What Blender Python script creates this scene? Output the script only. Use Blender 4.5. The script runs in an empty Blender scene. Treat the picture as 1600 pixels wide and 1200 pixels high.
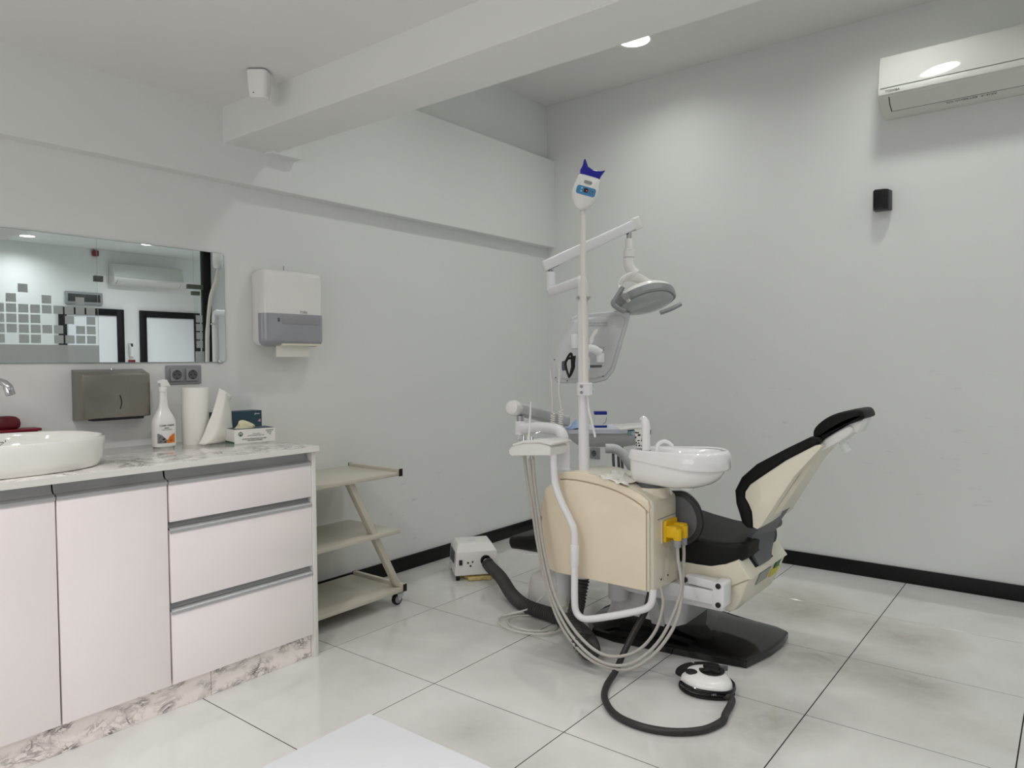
import bpy, bmesh, math, random
from mathutils import Vector, Matrix
random.seed(7)
SC = bpy.context.scene
COL = SC.collection
# ------------------------------------------------------------------ camera, world, exposure
cam_data = bpy.data.cameras.new('camera')
cam = bpy.data.objects.new('camera', cam_data); COL.objects.link(cam)
cam_data.sensor_width = 36.0
cam_data.lens = 25.375
cam_data.clip_start = 0.02
YAW, PITCH, ROLL = 0.6666, -0.0317, -0.0077
_f = Vector((-math.sin(YAW)*math.cos(PITCH), math.cos(YAW)*math.cos(PITCH), math.sin(PITCH)))
_r0 = Vector((math.cos(YAW), math.sin(YAW), 0)); _u0 = _r0.cross(_f)
_r = math.cos(ROLL)*_r0 + math.sin(ROLL)*_u0
_u = -math.sin(ROLL)*_r0 + math.cos(ROLL)*_u0
cam.matrix_world = Matrix(((_r.x, _u.x, -_f.x, 3.1032), (_r.y, _u.y, -_f.y, -4.3852), (_r.z, _u.z, -_f.z, 1.2229), (0, 0, 0, 1)))
SC.camera = cam
world = bpy.data.worlds.new('world'); SC.world = world; world.use_nodes = True
wb = world.node_tree.nodes['Background']
wb.inputs[0].default_value = (0.95, 0.97, 1.0, 1); wb.inputs[1].default_value = 0.8
SC.view_settings.view_transform = 'Standard'
SC.view_settings.look = 'None'
SC.view_settings.gamma = 1.0
SC.view_settings.use_curve_mapping = False
SC.view_settings.exposure = 0.0
SC.cycles.max_bounces = 10
SC.cycles.diffuse_bounces = 6
SC.cycles.glossy_bounces = 6
SC.cycles.transmission_bounces = 10
SC.cycles.transparent_max_bounces = 12
SC.cycles.caustics_reflective = False
SC.cycles.caustics_refractive = False
SC.cycles.sample_clamp_indirect = 6.0

def area_light(name, loc, size, power, color, direction=(0, 0, -1), spread=180, shape='DISK', size_y=None):
    d = bpy.data.lights.new(name, 'AREA'); d.shape = shape; d.size = size
    if size_y: d.size_y = size_y
    d.energy = power; d.color = color; d.spread = math.radians(spread)
    o = bpy.data.objects.new(name, d); COL.objects.link(o)
    o.location = loc
    o.rotation_euler = Vector(direction).to_track_quat('-Z', 'Y').to_euler()
    return o
# daylight entering through the large window behind the camera
WIN = (0.5, 4.2, 0.7, 2.15)   # x0 x1 z0 z1 in the wall y = -6.2
area_light('window_daylight', (2.35, -6.17, 1.42), 3.6, 18, (1.0, 0.955, 0.945), (0, 1, 0), 180, 'RECTANGLE', 1.4)

# ------------------------------------------------------------------ materials
def lin(c):
    c = c/255.0
    return c/12.92 if c <= 0.04045 else ((c+0.055)/1.055)**2.4
MATS = {}
def mat(name, rgb, rough=0.5, metal=0.0, spec=0.5, coat=0.0, trans=0.0, ior=1.45, emit=0.0, alpha=1.0, noise=None, bump=0.0, bscale=200, coat_rough=0.05):
    m = bpy.data.materials.new(name); m.use_nodes = True
    nt = m.node_tree; b = nt.nodes['Principled BSDF']
    col = (lin(rgb[0]), lin(rgb[1]), lin(rgb[2]), 1)
    b.inputs['Base Color'].default_value = col
    b.inputs['Roughness'].default_value = rough
    b.inputs['Metallic'].default_value = metal
    b.inputs['Specular IOR Level'].default_value = spec
    b.inputs['Coat Weight'].default_value = coat
    b.inputs['Coat Roughness'].default_value = coat_rough
    b.inputs['Transmission Weight'].default_value = trans
    b.inputs['IOR'].default_value = ior
    b.inputs['Alpha'].default_value = alpha
    if emit:
        b.inputs['Emission Color'].default_value = col
        b.inputs['Emission Strength'].default_value = emit
    if noise or bump:
        g = nt.nodes.new('ShaderNodeNewGeometry')
        n = nt.nodes.new('ShaderNodeTexNoise')
        nt.links.new(g.outputs['Position'], n.inputs['Vector'])
        if noise:
            sc_, amt = noise
            n.inputs['Scale'].default_value = sc_; n.inputs['Detail'].default_value = 5
            mx = nt.nodes.new('ShaderNodeMix'); mx.data_type = 'RGBA'
            mx.inputs[6].default_value = tuple(max(0, v*(1-amt)) for v in col[:3]) + (1,)
            mx.inputs[7].default_value = tuple(min(1, v*(1+amt)) for v in col[:3]) + (1,)
            nt.links.new(n.outputs['Fac'], mx.inputs[0]); nt.links.new(mx.outputs[2], b.inputs['Base Color'])
        if bump:
            n2 = nt.nodes.new('ShaderNodeTexNoise'); n2.inputs['Scale'].default_value = bscale; n2.inputs['Detail'].default_value = 3
            nt.links.new(g.outputs['Position'], n2.inputs['Vector'])
            bp = nt.nodes.new('ShaderNodeBump'); bp.inputs['Strength'].default_value = bump; bp.inputs['Distance'].default_value = 0.002
            nt.links.new(n2.outputs['Fac'], bp.inputs['Height']); nt.links.new(bp.outputs['Normal'], b.inputs['Normal'])
    MATS[name] = m
    return m
def N(nt, t, **kw):
    n = nt.nodes.new(t)
    for k, v in kw.items(): setattr(n, k, v)
    return n
mat('wall_paint', (226, 227, 225), 0.6, spec=0.3, noise=(2.0, 0.015), bump=0.04, bscale=120)
mat('ceiling_paint', (226, 226, 224), 0.8, spec=0.2, noise=(1.5, 0.012))
mat('soffit_paint', (226, 227, 225), 0.7, spec=0.25, noise=(1.5, 0.012))
mat('black_skirting', (15, 15, 17), 0.4, spec=0.3, noise=(15, 0.15))
mat('grout', (46, 45, 42), 0.9, spec=0.1)
mat('cabinet_gloss', (243, 236, 236), 0.12, spec=0.5, coat=0.5, noise=(1.0, 0.008))
mat('cabinet_edge', (222, 220, 216), 0.4)
mat('gap_dark', (38, 37, 38), 0.7)
mat('aluminium', (184, 186, 188), 0.35, metal=0.45, noise=(40, 0.03))
mat('aluminium_dark', (140, 142, 143), 0.4, metal=0.8)
mat('ceramic', (238, 237, 232), 0.06, spec=0.6, coat=0.6)
mat('chrome', (205, 205, 208), 0.08, metal=1.0)
mat('brushed_steel', (150, 146, 138), 0.3, metal=1.0, noise=(30, 0.03))
mat('mirror_silver', (232, 236, 236), 0.0, metal=1.0)
mat('mirror_edge', (150, 165, 160), 0.1, spec=0.6)
mat('white_plastic', (232, 231, 228), 0.25, spec=0.5, coat=0.2)
mat('white_paint_metal', (228, 228, 230), 0.22, spec=0.5, coat=0.3)
mat('bowl_white', (238, 237, 236), 0.08, spec=0.6, coat=0.7)
mat('grey_white', (205, 206, 208), 0.35)
mat('tray_grey', (196, 197, 199), 0.4)
mat('cream_panel', (234, 220, 196), 0.13, spec=0.5, coat=0.6, noise=(3, 0.015))
mat('cream_side', (220, 213, 196), 0.2, spec=0.5, coat=0.4)
mat('cream_shell', (222, 216, 199), 0.28, spec=0.4, coat=0.15)
mat('black_leather', (9, 9, 9), 0.5, spec=0.22, bump=0.15, bscale=260)
mat('seat_leather', (22, 22, 22), 0.5, spec=0.25, bump=0.15, bscale=260)
mat('black_plastic', (20, 20, 20), 0.35)
mat('black_gloss', (8, 8, 9), 0.1, spec=0.45, coat=0.15)
mat('dark_grey_plastic', (92, 93, 98), 0.4)
mat('arm_grey', (44, 44, 46), 0.4)
mat('lamp_grey', (150, 152, 153), 0.35)
mat('lamp_dark', (150, 154, 154), 0.2, metal=0.3)
mat('hose_grey', (176, 172, 166), 0.4)
mat('hose_black', (62, 60, 57), 0.45)
mat('cord_black', (44, 43, 41), 0.45)
mat('rubber_black', (14, 14, 14), 0.6)
mat('yellow_plastic', (226, 182, 12), 0.3)
mat('grey_plastic', (150, 150, 153), 0.45)
mat('socket_grey', (146, 147, 150), 0.4)
mat('blue_plastic', (14, 10, 150), 0.25, coat=0.3)
mat('panel_blue', (72, 138, 186), 0.3)
mat('red_dark', (96, 18, 30), 0.4)
mat('red_bright', (120, 20, 38), 0.4)
mat('ac_white', (214, 215, 209), 0.3, coat=0.1)
mat('ivory', (228, 225, 217), 0.3, coat=0.2)
mat('mat_pale', (206, 210, 222), 0.5)
mat('panel_gloss', (206, 207, 202), 0.06, spec=0.6, coat=0.5)
mat('well_dark', (88, 89, 91), 0.5)
mat('teal_card', (44, 72, 84), 0.5)
mat('teal_tray', (140, 178, 176), 0.4)
mat('orange_print', (214, 118, 30), 0.5)
mat('print_grey', (120, 122, 122), 0.6)
mat('print_black', (34, 34, 36), 0.6)
mat('print_green', (24, 98, 62), 0.5)
mat('print_pink', (222, 140, 160), 0.5)
mat('card_white', (226, 225, 221), 0.5)
mat('latex', (216, 208, 176), 0.5)
mat('bib_blue', (160, 184, 220), 0.7)
mat('carton_blue', (20, 44, 140), 0.5)
mat('paper_white', (236, 233, 226), 0.85, spec=0.1, bump=0.2, bscale=400)
mat('trolley_paint', (200, 194, 180), 0.3, spec=0.45, noise=(6, 0.02))
mat('screen_smoke', (158, 159, 166), 0.12, spec=0.5, coat=0.3)
mat('film_frost', (196, 200, 200), 0.6, alpha=0.8)
mat('clear_plastic', (240, 242, 242), 0.08, alpha=0.45, coat=0.5)
mat('clear_tube', (226, 224, 216), 0.15, alpha=0.6, coat=0.4)
mat('sponge', (196, 178, 120), 0.9, noise=(90, 0.4))
mat('desk_white', (205, 207, 210), 0.2, coat=0.3)
mat('diffuser', (255, 255, 246), 0.5, emit=5.0)
mat('led_red', (255, 60, 60), 0.5, emit=3.0)
mat('sign_dark', (52, 56, 54), 0.4)
mat('olive_metal', (104, 106, 98), 0.35, metal=0.6)
mat('door_white', (228, 229, 232), 0.35)
mat('outlet_dark', (40, 40, 42), 0.5)
mat('label_silver', (150, 152, 152), 0.35, metal=0.4)
mat('label_yellow', (206, 196, 60), 0.5)
mat('lamp_glass', (176, 181, 181), 0.1, spec=0.6, coat=0.5)

# faint scuff marks on the painted walls where chairs and trolleys have rubbed, plus shading painted in behind the bowl
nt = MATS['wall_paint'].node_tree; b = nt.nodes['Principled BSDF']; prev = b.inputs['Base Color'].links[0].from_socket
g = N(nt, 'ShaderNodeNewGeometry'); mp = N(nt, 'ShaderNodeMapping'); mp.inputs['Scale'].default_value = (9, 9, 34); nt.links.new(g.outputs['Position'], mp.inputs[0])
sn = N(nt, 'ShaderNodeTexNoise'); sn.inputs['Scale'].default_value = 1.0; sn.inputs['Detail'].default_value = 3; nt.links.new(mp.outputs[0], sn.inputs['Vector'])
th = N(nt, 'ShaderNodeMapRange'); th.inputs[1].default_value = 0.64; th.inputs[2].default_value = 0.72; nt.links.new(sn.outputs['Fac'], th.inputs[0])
for sx, sy, sz, sr in ((0, -1.35, 0.30, 0.42), (2.55, 0, 0.78, 0.5), (1.55, 0, 0.95, 0.35)):  # the last spot is the painted shading behind the bowl
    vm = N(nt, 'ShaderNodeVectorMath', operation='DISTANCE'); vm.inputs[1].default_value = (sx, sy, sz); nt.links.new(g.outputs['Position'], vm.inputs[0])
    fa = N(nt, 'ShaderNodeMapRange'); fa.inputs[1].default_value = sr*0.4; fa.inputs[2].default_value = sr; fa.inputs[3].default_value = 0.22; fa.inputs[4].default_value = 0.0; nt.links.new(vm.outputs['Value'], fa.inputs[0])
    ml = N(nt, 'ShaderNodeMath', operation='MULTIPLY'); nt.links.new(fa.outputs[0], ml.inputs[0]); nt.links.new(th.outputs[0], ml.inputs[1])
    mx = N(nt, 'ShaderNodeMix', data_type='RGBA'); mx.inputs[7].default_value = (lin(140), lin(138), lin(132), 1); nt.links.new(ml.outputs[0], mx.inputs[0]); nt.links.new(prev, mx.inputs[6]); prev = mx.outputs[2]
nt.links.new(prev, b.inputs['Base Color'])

# clear sheet glass: mostly transparent with a sharp reflection
m = bpy.data.materials.new('sheet_glass'); m.use_nodes = True; nt = m.node_tree; nt.nodes.clear()
out = N(nt, 'ShaderNodeOutputMaterial'); mx = N(nt, 'ShaderNodeMixShader'); fr = N(nt, 'ShaderNodeFresnel'); fr.inputs[0].default_value = 1.3
tr = N(nt, 'ShaderNodeBsdfTransparent'); tr.inputs[0].default_value = (0.965, 0.985, 0.978, 1); gl = N(nt, 'ShaderNodeBsdfGlossy'); gl.inputs['Roughness'].default_value = 0.0
nt.links.new(fr.outputs[0], mx.inputs[0]); nt.links.new(tr.outputs[0], mx.inputs[1]); nt.links.new(gl.outputs[0], mx.inputs[2]); nt.links.new(mx.outputs[0], out.inputs[0])
MATS['sheet_glass'] = m

# polished porcelain tile: cloudy off-white with grime patches that have their own place on the floor
m = bpy.data.materials.new('porcelain_tile'); m.use_nodes = True; nt = m.node_tree; b = nt.nodes['Principled BSDF']
g = N(nt, 'ShaderNodeNewGeometry')
n1 = N(nt, 'ShaderNodeTexNoise'); n1.inputs['Scale'].default_value = 1.6; n1.inputs['Detail'].default_value = 6; n1.inputs['Roughness'].default_value = 0.6; n1.inputs['Distortion'].default_value = 0.6
nt.links.new(g.outputs['Position'], n1.inputs['Vector'])
r1 = N(nt, 'ShaderNodeValToRGB'); r1.color_ramp.elements[0].position = 0.32; r1.color_ramp.elements[1].position = 0.68
r1.color_ramp.elements[0].color = (lin(204), lin(203), lin(199), 1); r1.color_ramp.elements[1].color = (lin(222), lin(222), lin(219), 1)
nt.links.new(n1.outputs['Fac'], r1.inputs[0])
prev = r1.outputs[0]
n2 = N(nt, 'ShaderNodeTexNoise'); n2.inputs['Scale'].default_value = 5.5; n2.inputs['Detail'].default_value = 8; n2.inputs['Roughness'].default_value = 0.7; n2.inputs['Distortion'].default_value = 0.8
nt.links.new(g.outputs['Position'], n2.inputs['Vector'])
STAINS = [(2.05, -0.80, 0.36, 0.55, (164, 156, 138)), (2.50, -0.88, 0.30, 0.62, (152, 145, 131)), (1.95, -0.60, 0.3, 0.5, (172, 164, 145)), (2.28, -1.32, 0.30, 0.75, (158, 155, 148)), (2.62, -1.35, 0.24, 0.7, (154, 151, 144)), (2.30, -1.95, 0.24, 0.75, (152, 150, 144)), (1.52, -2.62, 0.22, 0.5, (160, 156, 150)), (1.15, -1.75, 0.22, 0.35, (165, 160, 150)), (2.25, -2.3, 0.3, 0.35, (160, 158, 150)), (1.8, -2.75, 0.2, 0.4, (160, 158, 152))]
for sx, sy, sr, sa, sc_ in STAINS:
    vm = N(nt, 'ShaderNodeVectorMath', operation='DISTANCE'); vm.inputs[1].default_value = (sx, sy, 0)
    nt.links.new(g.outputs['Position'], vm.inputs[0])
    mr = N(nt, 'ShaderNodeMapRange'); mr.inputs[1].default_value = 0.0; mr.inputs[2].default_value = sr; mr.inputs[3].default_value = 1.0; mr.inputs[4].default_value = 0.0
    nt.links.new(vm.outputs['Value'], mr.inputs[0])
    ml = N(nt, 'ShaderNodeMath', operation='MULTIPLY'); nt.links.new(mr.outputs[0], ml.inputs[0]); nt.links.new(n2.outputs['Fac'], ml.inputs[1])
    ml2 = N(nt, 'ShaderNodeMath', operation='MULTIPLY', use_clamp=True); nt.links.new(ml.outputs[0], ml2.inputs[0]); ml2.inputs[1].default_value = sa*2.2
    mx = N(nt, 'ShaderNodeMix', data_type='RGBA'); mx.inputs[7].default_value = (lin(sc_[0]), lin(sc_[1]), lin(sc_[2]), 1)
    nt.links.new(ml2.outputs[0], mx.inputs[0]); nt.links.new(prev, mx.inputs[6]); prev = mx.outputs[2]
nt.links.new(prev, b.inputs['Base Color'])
rr = N(nt, 'ShaderNodeMapRange'); rr.inputs[3].default_value = 0.04; rr.inputs[4].default_value = 0.11; nt.links.new(n1.outputs['Fac'], rr.inputs[0]); nt.links.new(rr.outputs[0], b.inputs['Roughness'])
b.inputs['Specular IOR Level'].default_value = 0.75
MATS['porcelain_tile'] = m

def marble(name, base, vein, scale, width, rough):
    m = bpy.data.materials.new(name); m.use_nodes = True; nt = m.node_tree; b = nt.nodes['Principled BSDF']
    g = N(nt, 'ShaderNodeNewGeometry')
    mp = N(nt, 'ShaderNodeMapping'); mp.inputs['Rotation'].default_value = (0.5, 0.3, 0.6); mp.inputs['Scale'].default_value = (1.0, 1.0, 1.6)
    nt.links.new(g.outputs['Position'], mp.inputs[0])
    prev = None
    for k, (s, w, a) in enumerate(((scale, width, 1.0), (scale*2.3, width*1.2, 0.7))):
        n = N(nt, 'ShaderNodeTexNoise'); n.inputs['Scale'].default_value = s; n.inputs['Detail'].default_value = 7; n.inputs['Roughness'].default_value = 0.62; n.inputs['Distortion'].default_value = 1.4
        nt.links.new(mp.outputs[0], n.inputs['Vector'])
        s1 = N(nt, 'ShaderNodeMath', operation='SUBTRACT'); s1.inputs[1].default_value = 0.5; nt.links.new(n.outputs['Fac'], s1.inputs[0])
        ab = N(nt, 'ShaderNodeMath', operation='ABSOLUTE'); nt.links.new(s1.outputs[0], ab.inputs[0])
        mr = N(nt, 'ShaderNodeMapRange', interpolation_type='SMOOTHSTEP'); mr.inputs[1].default_value = 0.0; mr.inputs[2].default_value = w; mr.inputs[3].default_value = a; mr.inputs[4].default_value = 0.0
        nt.links.new(ab.outputs[0], mr.inputs[0])
        if prev is None: prev = mr.outputs[0]
        else:
            mxm = N(nt, 'ShaderNodeMath', operation='MAXIMUM'); nt.links.new(prev, mxm.inputs[0]); nt.links.new(mr.outputs[0], mxm.inputs[1]); prev = mxm.outputs[0]
    nm = N(nt, 'ShaderNodeTexNoise'); nm.inputs['Scale'].default_value = scale*1.3; nm.inputs['Detail'].default_value = 2; nt.links.new(mp.outputs[0], nm.inputs['Vector'])
    rm = N(nt, 'ShaderNodeMapRange'); rm.inputs[1].default_value = 0.4; rm.inputs[2].default_value = 0.62; nt.links.new(nm.outputs['Fac'], rm.inputs[0])
    mul = N(nt, 'ShaderNodeMath', operation='MULTIPLY'); nt.links.new(prev, mul.inputs[0]); nt.links.new(rm.outputs[0], mul.inputs[1])
    mx = N(nt, 'ShaderNodeMix', data_type='RGBA'); mx.inputs[6].default_value = tuple(lin(c) for c in base)+(1,); mx.inputs[7].default_value = tuple(lin(c) for c in vein)+(1,)
    nt.links.new(mul.outputs[0], mx.inputs[0]); nt.links.new(mx.outputs[2], b.inputs['Base Color'])
    b.inputs['Roughness'].default_value = rough; b.inputs['Coat Weight'].default_value = 0.2
    MATS[name] = m
marble('worktop_marble', (226, 223, 219), (128, 122, 118), 6.0, 0.035, 0.12)
marble('plinth_marble', (240, 233, 228), (84, 74, 74), 7.0, 0.055, 0.35)

# ------------------------------------------------------------------ helpers
ORG = {}
def _link(o, parent):
    COL.objects.link(o)
    if parent is not None: o.parent = parent
def thing(name, label, cat, loc, group=None):
    o = bpy.data.objects.new(name, None); o.empty_display_size = 0.05
    COL.objects.link(o); o.location = loc; ORG[o] = Vector(loc)
    o['label'] = label; o['category'] = cat
    if group: o['group'] = group
    return o
def obj(name, bm, m, parent=None, smooth=35, label=None, cat=None, group=None, kind=None, loc=None):
    """bmesh in world metres -> one mesh object; parts keep the origin of their thing"""
    org = ORG.get(parent, Vector((0, 0, 0))) if parent is not None else Vector(loc or (0, 0, 0))
    bmesh.ops.recalc_face_normals(bm, faces=bm.faces)
    for v in bm.verts: v.co -= org
    me = bpy.data.meshes.new(name); bm.to_mesh(me); bm.free()
    if smooth:
        for p in me.polygons: p.use_smooth = True
        me.set_sharp_from_angle(angle=math.radians(smooth))
    ms = m if isinstance(m, (list, tuple)) else [m]
    for k in ms: me.materials.append(MATS[k])
    o = bpy.data.objects.new(name, me); _link(o, parent)
    if parent is None: o.location = org
    ORG[o] = org
    if label: o['label'] = label
    if cat: o['category'] = cat
    if group: o['group'] = group
    if kind: o['kind'] = kind
    return o
def struct(name, bm, m, label=None, parent=None, smooth=35):
    return obj(name, bm, m, parent, smooth, label=label, kind='structure' if parent is None else None)
def B(): return bmesh.new()
def _bev(bm, before, bev, seg=2, ang=30):
    if bev <= 0: return
    fs = [f for f in bm.faces if f not in before]
    es = set()
    for f in fs:
        f.normal_update()
    for f in fs:
        for e in f.edges:
            if len(e.link_faces) == 2 and e.calc_face_angle(0) > math.radians(ang): es.add(e)
    if es: bmesh.ops.bevel(bm, geom=list(es), offset=bev, segments=seg, affect='EDGES', profile=0.5, clamp_overlap=True)
def hexa(bm, pts, bev=0, seg=2):
    """8 corners: bottom ring of 4, top ring of 4"""
    before = set(bm.faces)
    v = [bm.verts.new(p) for p in pts]
    for q in ((3, 2, 1, 0), (4, 5, 6, 7), (0, 1, 5, 4), (1, 2, 6, 5), (2, 3, 7, 6), (3, 0, 4, 7)):
        bm.faces.new([v[i] for i in q])
    bmesh.ops.recalc_face_normals(bm, faces=[f for f in bm.faces if f not in before])
    _bev(bm, before, bev, seg)
    return bm
def box(bm, x0, x1, y0, y1, z0, z1, bev=0, seg=2):
    return hexa(bm, [(x0, y0, z0), (x1, y0, z0), (x1, y1, z0), (x0, y1, z0), (x0, y0, z1), (x1, y0, z1), (x1, y1, z1), (x0, y1, z1)], bev, seg)
def obox(bm, c, U, V, W, a, b_, h, bev=0, seg=2):
    """oriented box: centre, unit axes, half sizes"""
    c, U, V, W = Vector(c), Vector(U), Vector(V), Vector(W)
    return hexa(bm, [c+U*(sx*a)+V*(sy*b_)+W*(sz*h) for sz in (-1, 1) for sx, sy in ((-1, -1), (1, -1), (1, 1), (-1, 1))], bev, seg)
def spline(pts, n=8, closed=False):
    P = [Vector(p) for p in pts]; out = []
    m_ = len(P)
    rng = range(m_) if closed else range(m_-1)
    for i in rng:
        p0 = P[i-1] if (i > 0 or closed) else P[0]*2-P[1]
        p1 = P[i]; p2 = P[(i+1) % m_]
        p3 = P[(i+2) % m_] if (i+2 < m_ or closed) else P[-1]*2-P[-2]
        for k in range(n):
            t = k/n
            out.append(0.5*((2*p1)+(p2-p0)*t+(2*p0-5*p1+4*p2-p3)*t*t+(3*p1-p0-3*p2+p3)*t*t*t))
    if not closed: out.append(P[-1])
    return out
def tube(bm, pts, r, n=12, closed=False, flat=None):
    """swept round bar along a polyline; r number or list; flat=(sx, sy) squashes the section"""
    P = [Vector(p) for p in pts]; m_ = len(P)
    R = r if isinstance(r, (list, tuple)) else [r]*m_
    T = []
    for i in range(m_):
        if closed: t = P[(i+1) % m_]-P[i-1]
        else: t = P[min(i+1, m_-1)]-P[max(i-1, 0)]
        T.append(t.normalized())
    a = Vector((0, 0, 1)) if abs(T[0].z) < 0.9 else Vector((1, 0, 0))
    nrm = (a-T[0]*a.dot(T[0])).normalized()
    rings = []
    sx, sy = flat or (1, 1)
    for i in range(m_):
        nrm = (nrm-T[i]*nrm.dot(T[i])).normalized(); bi = T[i].cross(nrm)
        rings.append([bm.verts.new(P[i]+(nrm*math.cos(2*math.pi*k/n)*sx+bi*math.sin(2*math.pi*k/n)*sy)*R[i]) for k in range(n)])
    for i in range(m_ if closed else m_-1):
        A, Bq = rings[i], rings[(i+1) % m_]
        for k in range(n): bm.faces.new((A[k], A[(k+1) % n], Bq[(k+1) % n], Bq[k]))
    if not closed:
        bm.faces.new(rings[0][::-1]); bm.faces.new(rings[-1])
    return bm
def cyl(bm, p0, p1, r, n=24, bev=0, r1=None):
    p0, p1 = Vector(p0), Vector(p1); L = (p1-p0).length
    r1 = r if r1 is None else r1
    if bev:
        d = (p1-p0).normalized()
        return tube(bm, [p0, p0+d*bev*0.3, p0+d*bev, p1-d*bev, p1-d*bev*0.3, p1], [r-bev, r-bev*0.3, r, r1, r1-bev*0.3, r1-bev], n)
    return tube(bm, [p0, p1], [r, r1], n)
def lathe(bm, prof, c, n=32, axis=(0, 0, 1), U=None):
    W = Vector(axis).normalized(); U = Vector(U) if U else (Vector((1, 0, 0)) if abs(W.x) < 0.9 else Vector((0, 1, 0)))
    U = (U-W*U.dot(W)).normalized(); V = W.cross(U); c = Vector(c); rings = []
    for r, h in prof:
        rings.append([bm.verts.new(c+W*h+(U*math.cos(2*math.pi*k/n)+V*math.sin(2*math.pi*k/n))*max(r, 1e-4)) for k in range(n)])
    for A, Bq in zip(rings, rings[1:]):
        for k in range(n): bm.faces.new((A[k], A[(k+1) % n], Bq[(k+1) % n], Bq[k]))
    bm.faces.new(rings[0][::-1]); bm.faces.new(rings[-1])
    return bm
def loft(bm, rings, cap=True):
    V_ = [[bm.verts.new(p) for p in r] for r in rings]; n = len(V_[0])
    for A, Bq in zip(V_, V_[1:]):
        for k in range(n): bm.faces.new((A[k], A[(k+1) % n], Bq[(k+1) % n], Bq[k]))
    if cap: bm.faces.new(V_[0][::-1]); bm.faces.new(V_[-1])
    return bm
def prism(bm, pts, plane, a, b_, bev=0, seg=2, ang=30):
    """2-D outline in the plane 'X' (y,z), 'Y' (x,z) or 'Z' (x,y), extruded from a to b_"""
    before = set(bm.faces)
    f3 = {'X': lambda p, t: (t, p[0], p[1]), 'Y': lambda p, t: (p[0], t, p[1]), 'Z': lambda p, t: (p[0], p[1], t)}[plane]
    A = [bm.verts.new(f3(p, a)) for p in pts]; Bq = [bm.verts.new(f3(p, b_)) for p in pts]; n = len(pts)
    bm.faces.new(A); bm.faces.new(Bq[::-1])
    for k in range(n): bm.faces.new((A[k], Bq[k], Bq[(k+1) % n], A[(k+1) % n]))
    bmesh.ops.recalc_face_normals(bm, faces=[f for f in bm.faces if f not in before])
    _bev(bm, before, bev, seg, ang)
    return bm
def inset2(pts, d):
    """offset a closed 2-D outline inwards by d"""
    n = len(pts); ar = sum(pts[i][0]*pts[(i+1) % n][1]-pts[(i+1) % n][0]*pts[i][1] for i in range(n)); s = 1 if ar > 0 else -1
    out = []
    for i in range(n):
        p0, p1, p2 = Vector(pts[i-1]), Vector(pts[i]), Vector(pts[(i+1) % n])
        e1 = (p1-p0); e2 = (p2-p1)
        if e1.length < 1e-9 or e2.length < 1e-9: out.append(tuple(p1)); continue
        e1.normalize(); e2.normalize()
        n1 = Vector((-e1.y, e1.x))*s; n2 = Vector((-e2.y, e2.x))*s
        m_ = n1+n2
        if m_.length < 1e-6: m_ = n1
        m_.normalize(); k = max(0.5, m_.dot(n1))
        out.append(tuple(p1+m_*(d/k)))
    return out
def pillow(bm, pts, plane, a, b_, r, k=4):
    """outline extruded from a to b_ with rounded rims of radius r"""
    f3 = {'X': lambda p, t: (t, p[0], p[1]), 'Y': lambda p, t: (p[0], t, p[1]), 'Z': lambda p, t: (p[0], p[1], t)}[plane]
    s = 1 if b_ > a else -1; rings = []
    for i in range(k+1):
        ph = math.pi/2*i/k
        rings.append([f3(p, a+s*r*(1-math.cos(ph))) for p in inset2(pts, r*(1-math.sin(ph)))])
    for i in range(k, -1, -1):
        ph = math.pi/2*i/k
        rings.append([f3(p, b_-s*r*(1-math.cos(ph))) for p in inset2(pts, r*(1-math.sin(ph)))])
    return loft(bm, rings)
def smooth2(pts, n=5):
    return [(p.x, p.y) for p in spline([(p[0], p[1], 0) for p in pts], n, True)]
def rrect(x0, x1, y0, y1, r, n=5):
    out = []
    for cx, cy, a0 in ((x1-r, y1-r, 0), (x0+r, y1-r, 90), (x0+r, y0+r, 180), (x1-r, y0+r, 270)):
        for k in range(n+1):
            a = math.radians(a0+90*k/n); out.append((cx+r*math.cos(a), cy+r*math.sin(a)))
    return out
def sup(cx, cy, a, b_, e=2.4, n=48):
    return [(cx+a*math.copysign(abs(math.cos(t))**(2/e), math.cos(t)), cy+b_*math.copysign(abs(math.sin(t))**(2/e), math.sin(t))) for t in (2*math.pi*k/n for k in range(n))]
def text(name, s, loc, size, U, V, m, parent, label=None, align='CENTER', ext=0.0004):
    """flat lettering: a font curve turned into a mesh"""
    cu = bpy.data.curves.new(name, 'FONT'); cu.body = s; cu.size = size; cu.align_x = align; cu.align_y = 'CENTER'; cu.extrude = ext; cu.resolution_u = 2
    tmp = bpy.data.objects.new('lettering', cu); COL.objects.link(tmp)
    me = bpy.data.meshes.new_from_object(tmp.evaluated_get(bpy.context.evaluated_depsgraph_get())); bpy.data.objects.remove(tmp); bpy.data.curves.remove(cu)
    me.name = name; me.materials.clear(); me.materials.append(MATS[m])
    U = Vector(U).normalized(); V = Vector(V).normalized(); W = U.cross(V)
    L = Vector(loc)-(ORG.get(parent, Vector((0, 0, 0))) if parent is not None else Vector((0, 0, 0)))
    me.transform(Matrix(((U.x, V.x, W.x, L.x), (U.y, V.y, W.y, L.y), (U.z, V.z, W.z, L.z), (0, 0, 0, 1))))
    o = bpy.data.objects.new(name, me); _link(o, parent); ORG[o] = ORG.get(parent, Vector((0, 0, 0)))
    if label: o['label'] = label
    return o
def screw(parent, c, axis, r=0.006, name='screw', m='chrome'):
    bm = B(); a = Vector(axis).normalized(); c = Vector(c); cyl(bm, c, c+a*0.004, r, 10); cyl(bm, c+a*0.0035, c+a*0.0048, r*0.5, 6)
    return obj(name, bm, m, parent)
CU = Vector((math.cos(0.667), math.sin(0.667), 0))     # horizontal axes turned 38 degrees, as the free-hanging devices stand
CV = Vector((-math.sin(0.667), math.cos(0.667), 0))
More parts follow.
